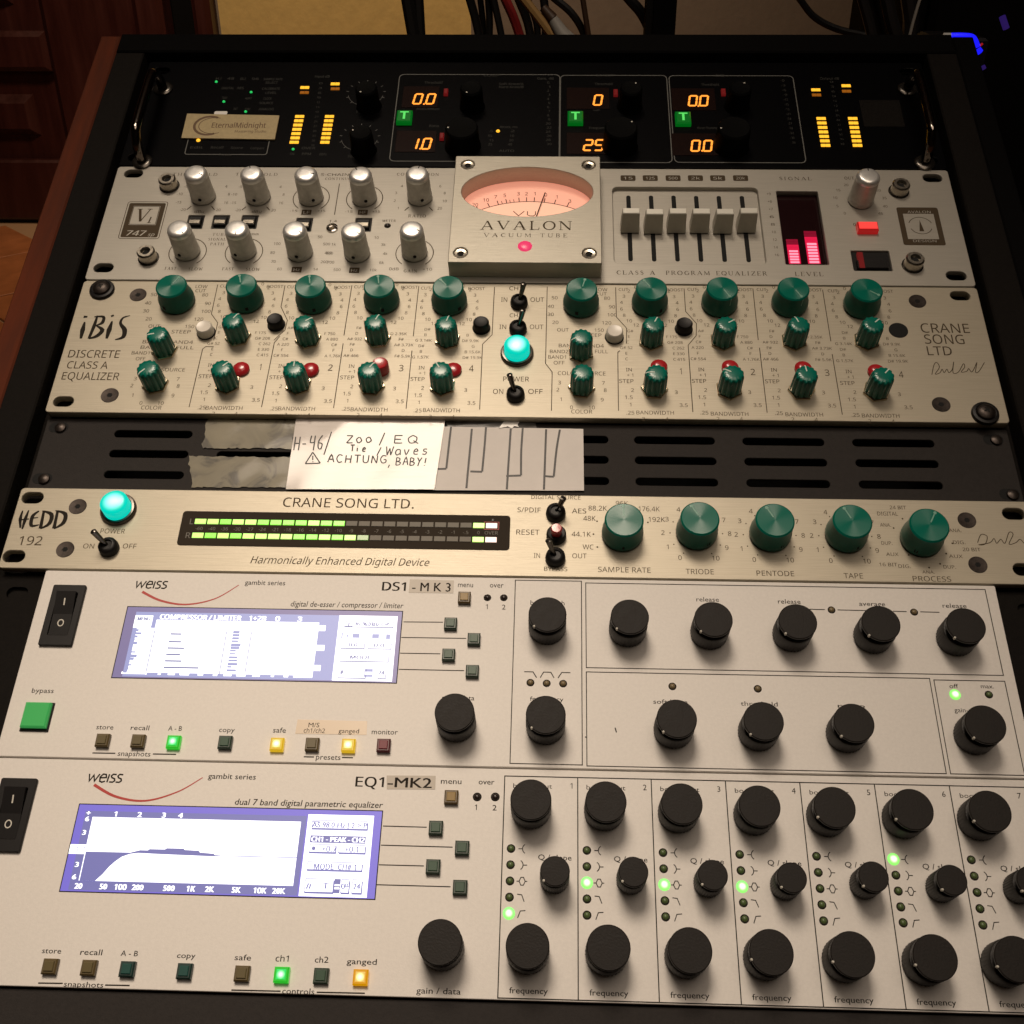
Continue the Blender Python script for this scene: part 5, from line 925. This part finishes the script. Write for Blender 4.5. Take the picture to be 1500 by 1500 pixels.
def scp(m_, x0, y0, x1, y1, z):  # zoom pixel box (screen 1 crop) -> fractions of the glass
    fx0, fx1 = sx0 + x0 * (sx1 - sx0), sx0 + x1 * (sx1 - sx0); fy0, fy1 = sy1 - y0 * (sy1 - sy0), sy1 - y1 * (sy1 - sy0)
    m_.ngon([(fx0, fy1), (fx1, fy1), (fx1, fy0), (fx0, fy0)], z)
scp(bS, .035, .07, .985, .985, .13)
scp(wS, .115, .18, .705, .955, .16); scp(wS, .035, .12, .10, .30, .16); scp(wS, .775, .07, .985, .985, .16); scp(wS, .05, .30, .115, .93, .155); scp(wS, .03, .92, .705, .95, .155)
random.seed(11); FONT = SANS
def stx(m_, s_, x0, x1, y, hh, z, b=.05): text_mm(m_, s_, sx0 + (x0 + x1) / 2 * (sx1 - sx0), sy1 - y * (sy1 - sy0), (x1 - x0) * (sx1 - sx0), hh, z, bold=b)
stx(wS, 'COMPRESSOR / LIMITER', .125, .42, .135, 2.3, .17); stx(wS, '1+2B', .45, .51, .135, 2.3, .17); stx(wS, '0', .545, .56, .135, 2.3, .17); stx(wS, '3', .625, .64, .135, 2.3, .17)
stx(lS, 'MENU', .045, .09, .17, 1.6, .19, .06); stx(lS, 'AS  96.0 kHz  C>P', .835, .955, .19, 1.8, .2, .06); stx(lS, '0.0', .82, .85, .49, 1.7, .2, .06); stx(lS, '0.0', .91, .945, .49, 1.7, .2, .06); stx(lS, 'MODE  =', .83, .93, .66, 1.7, .2, .06); stx(lS, '24', .935, .955, .87, 1.8, .2, .06); stx(lS, '#', .80, .812, .87, 1.8, .2, .06)
for i in range(14): scp(bS, .035 + 0 * i, .32 + i * .045, .047 + random.uniform(.0, .025), .32 + i * .045 + random.uniform(.02, .042), .18)
for i in range(13): scp(bS, .40, .32 + i * .045, .415 + random.uniform(.0, .02), .32 + i * .045 + random.uniform(.02, .042), .18)
for i, w_ in enumerate((.04, .045, .06, .05, .06, .125)): y = .37 + i * .09 + (i > 0) * .02; scp(lS, .175, y, .175 + w_, y + .022, .19)
for i in range(11): x = .12 + i * .05; scp(bS, x, .925, x + random.uniform(.015, .04), .985, .18)
scp(lS, .05, .27, .10, .28, .19)
for x in (.115, .375, .465): scp(lS, x, .33, x + .003, .93, .19)
for (x0, y0, x1, y1) in ((.705, .22, .73, .30), (.705, .50, .735, .58), (.705, .78, .73, .86)): scp(wS, x0, y0, x1, y1, .16)
for (x0, y0, x1, y1) in ((.79, .13, .97, .235), (.79, .44, .875, .54), (.885, .44, .97, .54), (.79, .62, .965, .72), (.79, .80, .89, .95), (.93, .80, .96, .95)):
    scp(lS, x0 + .003, y1 - .008, x1 + .003, y1 + .008, .19); scp(lS, x1, y0 + .02, x1 + .003, y1, .19)
for (x0, y0, x1, y1) in ((.83, .33, .855, .39), (.90, .33, .925, .39), (.885, .82, .915, .93), (.79, .32, .795, .40), (.81, .34, .815, .38), (.95, .33, .965, .40)): scp(bS, x0, y0, x1, y1, .18)
scp(wS, .888, .86, .912, .90, .21); scp(lS, .80, .15, .825, .16, .19); scp(lS, .80, .22, .825, .23, .19); scp(lS, .80, .15, .802, .23, .19); scp(lS, .823, .15, .825, .23, .19); scp(lS, .81, .17, .815, .22, .19)
FONT = None
for nm, mm_, mt in (('screen_field', bS, 'scr_blue1'), ('screen_window', wS, 'scr_white'), ('screen_lines', lS, 'scr_line')): sub(nm, mm_.mesh(nm, mt), sc_)

# equalizer unit
W2 = thing('parametric_equalizer', 'pale seven band equalizer with blue and white screen, lowest unit of the rack', 'audio unit', (0, 44, 0))
part('front_panel', plate_mesh('front_panel', rrect(WX0, WX1, .35, 2 * U - .35, .8), [], -4, 0, 'paint', .3), W2); chassis(W2, -215, 215, 3, 86, -5)
for sx in (-1, 1):
    part('rack_ear', plate_mesh('rack_ear', [(min(sx * 219, sx * HW), 1), (max(sx * 219, sx * HW), 1), (max(sx * 219, sx * HW), 88), (min(sx * 219, sx * HW), 88)], [slot(sx * 231.5, y, 10, 6) for y in (10, 79)], -7, -5, 'rail', .2), W2)
rocker(W2, 79.7)
for (x, y, a, b) in ((71, 1415, 'btn_olive', 'btn_olive_d'), (128, 1417, 'btn_olive', 'btn_olive_d'), (184.6, 1419, 'btn_teal', 'btn_teal_d'), (268.6, 1422, 'btn_teal', 'btn_teal_d'), (353.2, 1425.5, 'btn_olive', 'btn_olive_d'), (411.2, 1427.3, 'lit_green', 'lit_green_d'), (469.4, 1429, 'btn_green', 'btn_green_d'), (527.3, 1431, 'lit_amber', 'lit_amber_d'),
    (638, 1211.5, 'btn_green', 'btn_green_d'), (676.6, 1241, 'btn_green', 'btn_green_d'), (634, 1268.5, 'btn_green', 'btn_green_d'), (673.6, 1299, 'btn_green', 'btn_green_d'), (660.7, 1166.4, 'btn_gold', 'btn_gold_d')): key(W2, x, y, a, b)
for (x, y) in ((777.7, 1171), (887.7, 1174), (999, 1177), (1113, 1180.2), (1222.9, 1182.3), (1337, 1185.4), (1450.9, 1188)): weiss_knob(W2, x, y, 16.5, 15, None if x < 1200 else -150)
for (x, y) in ((813, 1275.9), (928, 1277), (1044.5, 1281.6), (1160.2, 1285.5), (1280, 1284), (1395, 1289), (1512, 1291)): weiss_knob(W2, x, y, 11.6, 15, -140)
for (x, y) in ((772.8, 1385.6), (891.6, 1388), (1011.2, 1392), (1130.3, 1394.7), (1249.4, 1398), (1370.3, 1402.5), (1490, 1405)): weiss_knob(W2, x, y, 16.5, 15, None if x < 1100 else -160)
weiss_knob(W2, 644.3, 1380, dot=None)
for (x, y) in ((699, 1167.4), (725.5, 1167.4)): led(W2, x, y, 'led_off_dark', 1.35)
LC = [((748.6, 1243), (745.5, 1338), 4), ((859.6, 1245.7), (859.9, 1340.6), 2), ((971.2, 1249), (975, 1343), 2), ((1083.5, 1251.7), (1090.8, 1346), 2), ((1196, 1254.3), (1206.5, 1349), None), ((1308.7, 1258.7), (1323, 1351.8), 0), ((1422.8, 1259.5), (1439.7, 1355), None)]
m = MB()
for (a, b, lit) in LC:
    qa, qb = P(*a), P(*b)
    for i in range(5):
        px = a[0] + (b[0] - a[0]) * i / 4; py = a[1] + (b[1] - a[1]) * i / 4
        led(W2, px, py, 'led_green_lit' if i == lit else 'led_off', 1.9 if i == lit else 1.25, bez='led_green_lit' if i == lit else 'black_print')
        x, y = P(px, py); x += 4.2
        if i == 0: m.ribbon([(x - 1.2, y), (x + .4, y)], .35, HT); m.arc(x + 2.4, y, 2.0, 120, 240, .35, HT, 8)
        elif i == 1: m.arc(x - 1.2, y, 2.0, -60, 60, .35, HT, 8); m.ribbon([(x + .8, y), (x + 2.4, y)], .35, HT)
        elif i == 2: m.ribbon([(x - 1.6, y), (x - .6, y)], .35, HT); m.ribbon([(x + 1.8, y), (x + 2.6, y)], .35, HT); m.ribbon([(x - .6, y), (x + .1, y + 1.5), (x + 1.1, y + 1.5), (x + 1.8, y), (x + 1.1, y - 1.5), (x + .1, y - 1.5)], .35, HT, True)
        elif i == 3: m.ribbon([(x - 1.2, y + 1.2), (x + .6, y + 1.0), (x + 1.6, y - 1.6)], .35, HT)
        else: m.ribbon([(x - .8, y - 1.6), (x + .2, y + 1.0), (x + 2.2, y + 1.2)], .35, HT)
gx = [-2.2, 28.0, 58.3, 88.8, 119.2, 149.6, 180.0, 210.4]
m.ribbon([(gx[0], .8 + .2), (gx[-1], 1.0), (gx[-1], 85.5), (gx[0], 85.5)], .42, HT, True)
for x in gx[1:-1]: m.ribbon([(x, 1.0), (x, 85.5)], .42, HT)
for i in range(7):
    x = gx[i]; text_c(m, str(i + 1), x + 27.6, 82, 2.3); text_mm(m, 'boost / cut', x + 11.6, 81.6, 16, 1.9); text_mm(m, 'Q / slope', x + 21, 53.0, 13.3, 2.1, bold=.005); text_mm(m, 'frequency', x + 11.5, 3.8 - .0, 14.5, 2.1, bold=.006)
for (s, x, y, w, h) in (('store', 76, 1392.6, 28, 8), ('recall', 134, 1394.7, 32, 8.5), ('A - B', 189.8, 1396.5, 25, 8), ('copy', 273, 1399.6, 27, 8), ('safe', 356, 1402.5, 24, 8.5), ('ch1', 413.4, 1404, 19, 9), ('ch2', 471.3, 1405.7, 20, 9), ('ganged', 530, 1408.5, 44, 8.5), ('snapshots', 122.7, 1442, 58, 8), ('controls', 437, 1452, 47, 9),
    ('menu', 661, 1144.3, 30, 8), ('over', 712.7, 1145.2, 23, 8), ('1', 697, 1182.5, 3, 8), ('2', 724.5, 1183.2, 6, 8), ('gain / data', 642.4, 1451.5, 65, 9), ('gambit series', 340, 1137.3, 70, 8)): lab(m, s, x, y, w, h, bold=.004)
lab(m, 'dual 7 band digital parametric equalizer', 452.5, 1176.7, 217, 9, shear=.12, bold=.004); lab(m, 'EQ1', 541.5, 1145.3, 41, 14.5, bold=.018)
for pts in ([(56, 1440), (92, 1440.5)], [(154, 1443), (190, 1443.6)], [(339, 1450.3), (411, 1452)], [(464, 1453.5), (534.5, 1455)]): lines(m, pts, .5)
for pts in ([(561, 1210), (625, 1211.8)], [(558, 1238), (663, 1241)], [(555, 1266.8), (621, 1268.5)], [(552, 1296), (660, 1299)]): lines(m, pts, .4)
wname(m, 128.7, 179.4, 1139, 12.5); text_part(W2, m)
m = MB(); swoosh(m, [(137.8, 1149.5), (170, 1167), (213, 1173), (260, 1160), (297, 1139)]); part('logo_swoosh', m.mesh('logo_swoosh', 'red_print'), W2)
sx0, sx1, sy0, sy1 = -177.2, -51.9, 35.4, 69.7
sc_ = screen(W2, sx0, sx1, sy0, sy1, 'scr_edge'); wS = MB(); bS = MB(); lS = MB()
scp(bS, .025, .075, .755, .985, .13)
scp(wS, .052, .145, .74, .88, .16); scp(wS, .76, .055, .975, .99, .16); scp(wS, 0.0, .47, .07, .58, .17)
# response curve wedge below and above the zero line
def fp(x, y): return (sx0 + x * (sx1 - sx0), sy1 - y * (sy1 - sy0))
bS.ngon([fp(*q) for q in ((.055, .55), (.055, .88), (.105, .88), (.125, .80), (.14, .72), (.155, .66), (.175, .60), (.20, .565), (.23, .55))][::-1], .18)
bS.ngon([fp(*q) for q in ((.20, .55), (.23, .52), (.255, .52), (.26, .505), (.31, .505), (.315, .49), (.37, .49), (.375, .505), (.42, .51), (.425, .53), (.47, .54), (.475, .555), (.53, .565), (.46, .57), (.38, .565), (.30, .56), (.25, .555))][::-1], .18)
text_mm(lS, '1 1', *fp(.035, .525), 3.4, 1.8, .21)
m.ribbon
lS.ribbon([fp(.50, .562), fp(.74, .562)], .3, .19); lS.ribbon([fp(.052, .885), fp(.74, .885)], .2, .19)
bS.ribbon([fp(.74, .10), fp(.74, .95)], .35, .19)
for x, s in ((.125, '1'), (.205, '2'), (.285, '3'), (.34, '4')): q = fp(x, .105); text_c(wS, s, q[0], q[1], 2.0, .17, bold=.05, asp=1.3)
for y, s in ((.10, '+'), (.17, '6'), (.33, '3'), (.70, '3'), (.84, '6')): q = fp(.035, y); text_c(wS, s, q[0], q[1], 1.9, .17, bold=.05, asp=1.3)
for x, s in ((.055, '20'), (.135, '50'), (.19, '100'), (.245, '200'), (.345, '500'), (.415, '1K'), (.475, '2K'), (.56, '5K'), (.635, '10K'), (.695, '20K')): q = fp(x, .94); text_c(wS, s, q[0], q[1], 2.1, .17, bold=.05)
for (x0, y0, x1, y1) in ((.775, .12, .955, .225), (.775, .40, .86, .50), (.87, .40, .955, .50), (.775, .60, .95, .70), (.775, .79, .865, .95), (.89, .79, .915, .95), (.925, .79, .955, .95)):
    scp(lS, x0 + .002, y1 - .012, x1 + .004, y1 + .010, .19); scp(lS, x1, y0 + .02, x1 + .004, y1, .19); scp(lS, x0, y0, x0 + .002, y1, .19); scp(lS, x0, y0, x1, y0 + .008, .19)
scp(bS, .775, .30, .955, .385, .18); scp(bS, .868, .79, .888, .95, .18); scp(wS, .870, .85, .886, .87, .21); scp(wS, .870, .885, .886, .905, .21)
q = fp(.865, .343); text_mm(wS, 'CH1 - PEAK - CH2', q[0], q[1], 21.5, 1.9, .21, bold=.05)
for s, x, y, w_ in (('AS 98.0 Hz | 2 > P', .865, .175, 20, ), ('+0.7    +0.1', .875, .452, 13), ('MODE  CH# 1', .865, .655, 15), ('#    T', .815, .87, 8), ('OFF', .903, .87, 2.4), ('24', .94, .87, 2.4)): q = fp(x, y); text_mm(lS, s, q[0], q[1], w_ * 1.12, 2.2, .20, bold=.03)
q = fp(.79, .45); lS.disc(q[0], q[1], .8, .2, 12); scp(lS, .775, .135, .80, .145, .2)
for nm, mm_, mt in (('screen_field', bS, 'scr_blue2'), ('screen_window', wS, 'scr_white'), ('screen_lines', lS, 'scr_blue')): sub(nm, mm_.mesh(nm, mt), sc_)

# label tapes
def tape_label(lb, pts, m_, texts, cat='label'):
    c = P(sum(p[0] for p in pts) / 4, sum(p[1] for p in pts) / 4); t = thing('label_tape', lb, cat, (c[0], c[1], 0))
    part('tape_strip', MB().prism([P(*p) for p in pts], .065, .12).mesh('tape_strip', m_), t)
    mm_ = MB()
    for (s, x, y, w, h, b) in texts: lab(mm_, s, x, y, w, h, .08, bold=b)
    part('printed_lettering', mm_.mesh('printed_lettering', 'black_print'), t)
tape_label('grey label strip reading -MK3 beside the larger name on the dynamics unit', [(600.4, 848.7), (665, 850.4), (664, 868.9), (598.7, 868.4)], 'label_grey', [('- M K 3', 632, 860, 56, 12.5, .012)])
tape_label('grey label strip reading -MK2 on the seven band equalizer', [(566.4, 1136), (638.3, 1136.5), (637.5, 1156.5), (566.5, 1156)], 'label_grey', [('-MK2', 600, 1146.5, 64, 14.5, .022)])
tape_label('clear peach label strip reading M/S ch1/ch2 and ganged above the yellow lit key', [(436, 1054), (538, 1056.5), (537, 1076.7), (432.4, 1074.8)], 'label_peach', [('M/S', 460, 1062, 16, 6.5, 0), ('ch1/ch2', 460.5, 1070.3, 31, 6.5, 0), ('ganged', 511, 1070.7, 30, 6.5, 0)])

# blank panel at the bottom
BP = thing('blank_panel', 'plain black rack panel below the lowest unit', 'rack panel', (0, -22, -3))
part('front_panel', plate_mesh('front_panel', rrect(-HW, HW, -2 * U, -.3, 1), [slot(sx * 231.5, y, 10, 6) for sx in (-1, 1) for y in (-10, -79)], -5, -2, 'vent', .3), BP)
part('stiffening_lip', MB().box(-215, 215, -2 * U + 2, -2 * U + 5, -25, -7).mesh('stiffening_lip', 'rail'), BP)

# ------------------------------------------------------------------ notes and tape
def sheet(name, lb, cat, pts, z, m_, wav=.5, nx=30, ny=8, th=.12, seed=1, jag=0, group=None):
    q = [Vector((*P(*p, z), 0)) for p in pts]; rnd = random.Random(seed); vs = []; ph = rnd.uniform(0, 6)
    for j in range(ny + 1):
        for i in range(nx + 1):
            u_, v_ = i / nx, j / ny; a = q[0].lerp(q[1], u_); b = q[3].lerp(q[2], u_); p = a.lerp(b, v_)
            if jag and (i in (0, nx) or j in (0, ny)): p += Vector((rnd.uniform(-jag, jag), rnd.uniform(-jag, jag) * .6, 0))
            zz = z + wav * (math.sin(u_ * 9 + ph + v_ * 2) * .35 + math.sin(v_ * 7 + u_ * 4 + ph) * .4 + math.sin(u_ * 23 + v_ * 5) * .12); vs.append((p.x, p.y, zz))
    n1 = len(vs); vs += [(x, y, zz - th) for x, y, zz in vs]; W_ = nx + 1; fs = []
    for j in range(ny):
        for i in range(nx): a = j * W_ + i; fs.append((a + W_, a + W_ + 1, a + 1, a)); fs.append((n1 + a, n1 + a + 1, n1 + a + W_ + 1, n1 + a + W_))
    ed = [j * W_ for j in range(ny + 1)] ; me = MB().add(vs, fs).mesh(name, m_, True)
    t = thing(name, lb, cat, (q[0].x, q[0].y, z), group); part('sheet', me, t); return t
def zat(pts, z, wav, seed):
    rnd = random.Random(seed); ph = rnd.uniform(0, 6)
    q = [Vector((*P(*p, z), 0)) for p in pts]
    def f(x, y):
        u_ = (x - q[0].x) / (q[1].x - q[0].x); v_ = (q[0].y - y) / (q[0].y - q[3].y); return z + wav * (math.sin(u_ * 9 + ph + v_ * 2) * .35 + math.sin(v_ * 7 + u_ * 4 + ph) * .4 + math.sin(u_ * 23 + v_ * 5) * .12)
    return f
G1 = 'pieces of clear tape on the vent panel'
sheet('tape_piece', 'upper stained strip of clear tape left of the handwritten note', 'tape', [(303, 614), (434, 616), (428, 657), (296, 656)], -4.4, 'tape', .12, jag=.7, seed=2, group=G1)
sheet('tape_piece', 'lower stained strip of clear tape left of the handwritten note', 'tape', [(276, 668), (426, 670), (419, 714), (281, 713.5)], -4.4, 'tape', .12, jag=.6, seed=5, group=G1)
sheet('tape_piece', 'short shiny clear tape with a painted white glare above the sheet with the drawn lines', 'tape', [(652, 612), (783, 614), (787, 628), (655, 627)], -4.3, 'tape2', .4, jag=.3, seed=9, group=G1)
q = P(748, 621, -3.9); solo('scrap_glare', MB().prism([(q[0] + a * 1.15, q[1] + b * 1.2) for a, b in ((-5, -2.4), (-3.2, .8), (-2, 2.2), (2, 2.6), (4.2, 1.8), (3, -.6), (3.6, -1.6), (1.6, -1.2), (.6, -2.5), (-1.2, -1.4))], -3.9, -3.6).mesh('scrap_glare', 'white_patch'), 'white glare painted on the shiny tape above the sheet with drawn lines', 'tape')  # glare on the shiny tape, modelled as a flat white patch
p2 = [(637, 625), (854.4, 628), (855.5, 718.5), (634, 718)]
n2 = sheet('paper_sheet', 'plain paper sheet with hand-drawn step lines, right of the handwritten note', 'paper', p2, -3.9, 'paper2', .25, seed=4)
p1 = [(433.6, 613), (652.8, 610.5), (636.5, 717), (418.6, 716.5)]
n1 = sheet('handwritten_note', 'creased paper note with black handwriting reading ACHTUNG, BABY! taped on the vent panel', 'note', p1, -3.2, 'paper', .34, seed=6)
GC = lambda x, y: (400 + x * .32, 600 + y * .32)
def ink(par, strokes, z, fz, w=.62, nm='handwriting'):
    mm_ = MB()
    for st in strokes:
        v = bez([Vector((*P(*GC(*p), z), 0)) for p in st], 3)
        if len(v) > 1: mm_.ribbon([(q.x, q.y) for q in v], w, 0)
    mm_.v = [(x, y, fz(x, y) + .1) for x, y, _ in mm_.v]; part(nm, mm_.mesh(nm, 'ink'), par)
rnd = random.Random(2)
GL = {'A': [[(0, 0), (.45, 1), (.9, 0)], [(.2, .4), (.75, .4)]], 'C': [[(.8, .9), (.3, 1), (0, .5), (.3, 0), (.8, .1)]], 'H': [[(0, 0), (.05, 1)], [(.75, 0), (.8, 1)], [(0, .5), (.8, .5)]], 'T': [[(0, 1), (.9, 1)], [(.45, 1), (.45, 0)]], 'U': [[(0, 1), (.05, .2), (.4, 0), (.75, .2), (.8, 1)]],
 'N': [[(0, 0), (.05, 1)], [(.05, 1), (.75, 0)], [(.75, 0), (.8, 1)]], 'G': [[(.8, .9), (.3, 1), (0, .5), (.3, 0), (.8, .1), (.8, .45)], [(.8, .45), (.45, .45)]], ',': [[(.1, .1), (-.1, -.3)]], 'B': [[(0, 0), (0, 1)], [(0, 1), (.6, .85), (.5, .55), (0, .5)], [(0, .5), (.75, .35), (.6, .05), (0, 0)]], 'Y': [[(0, 1), (.4, .5)], [(.8, 1), (.4, .5), (.2, -.1)]], '!': [[(.25, 1), (.15, .35)], [(.1, .08), (.12, 0)]],
 'Z': [[(0, 1), (.8, 1)], [(.8, 1), (.05, 0)], [(.05, 0), (.85, 0)]], 'o': [[(.4, .8), (.05, .5), (.3, 0), (.75, .3), (.45, .8)]], '/': [[(.7, 1.3), (-.1, -.4)]], 'E': [[(.7, 1), (0, 1)], [(0, 1), (0, 0)], [(0, 0), (.75, 0)], [(0, .5), (.6, .5)]], 'Q': [[(.4, 1), (0, .6), (.2, 0), (.7, .1), (.8, .7), (.4, 1)], [(.5, .3), (1, -.1)]], 'I': [[(.2, 0), (.2, 1)]],
 '4': [[(.1, 1), (0, .5), (.7, .5)], [(.7, 1), (.65, -.1)]], '6': [[(.6, 1), (.1, .6), (.1, .1), (.55, 0), (.7, .35), (.2, .45)]], '-': [[(0, .45), (.6, .45)]], 'W': [[(0, 1), (.2, 0)], [(.2, 0), (.5, .8)], [(.5, .8), (.7, 0)], [(.7, 0), (1.0, 1)]], 'a': [[(.7, .6), (.3, .65), (.05, .3), (.3, 0), (.65, .2)], [(.7, .6), (.75, 0)]], 'v': [[(0, .6), (.3, 0), (.65, .6)]], 'e': [[(.05, .35), (.6, .4), (.4, .65), (.1, .45), (.15, .05), (.65, .05)]], 's': [[(.6, .6), (.2, .6), (.15, .38), (.55, .25), (.4, 0), (0, .05)]], 'i': [[(.2, .6), (.2, 0)], [(.2, .85), (.22, .9)]], ' ': []}
def hand(s, x, y, h, adv, slope=0):
    out = []
    for i, c in enumerate(s):
        ox = x + i * adv; oy = y + i * adv * slope + rnd.uniform(-2, 2)
        for st in GL.get(c, []): out.append([(ox + a * adv * .78 + b * h * .12, oy - b * h) for a, b in st])
    return out
st = hand('H-46/', 95, 185, 62, 36, -.02) + hand('Zoo', 335, 152, 32, 44) + hand('/', 490, 150, 34, 30) + hand('EQ', 555, 152, 34, 62) + hand('Tie', 352, 192, 28, 28) + hand('/', 478, 200, 22, 24) + hand('Waves', 515, 206, 40, 42, -.0) + hand('ACHTUNG', 250, 243, 34, 40) + hand(',BABY!', 530, 255, 36, 32, .02)
st += [[(148, 248), (182, 196)], [(182, 196), (216, 246)], [(216, 246), (148, 248)], [(182, 212), (182, 232)], [(182, 238), (183, 241)]]
ink(n1, st, -3.2, zat(p1, -3.2, .34, 6))
bar = [[(752, 82), (738, 362)], [(815, 80), (803, 180), (793, 270)], [(793, 271), (744, 272)], [(910, 88), (885, 360)], [(975, 80), (966, 190), (957, 284)], [(957, 285), (903, 283)], [(1088, 88), (1070, 366)], [(1143, 85), (1136, 190), (1135, 302)], [(1135, 302), (1067, 305)], [(1250, 90), (1240, 366)], [(1313, 92), (1298, 180), (1285, 306)], [(1285, 307), (1247, 305)]]
ink(n2, bar, -3.9, zat(p2, -3.9, .25, 4), 1.05, 'drawn_lines')
for o in bpy.data.objects:
    if '_p' in o: del o['_p']
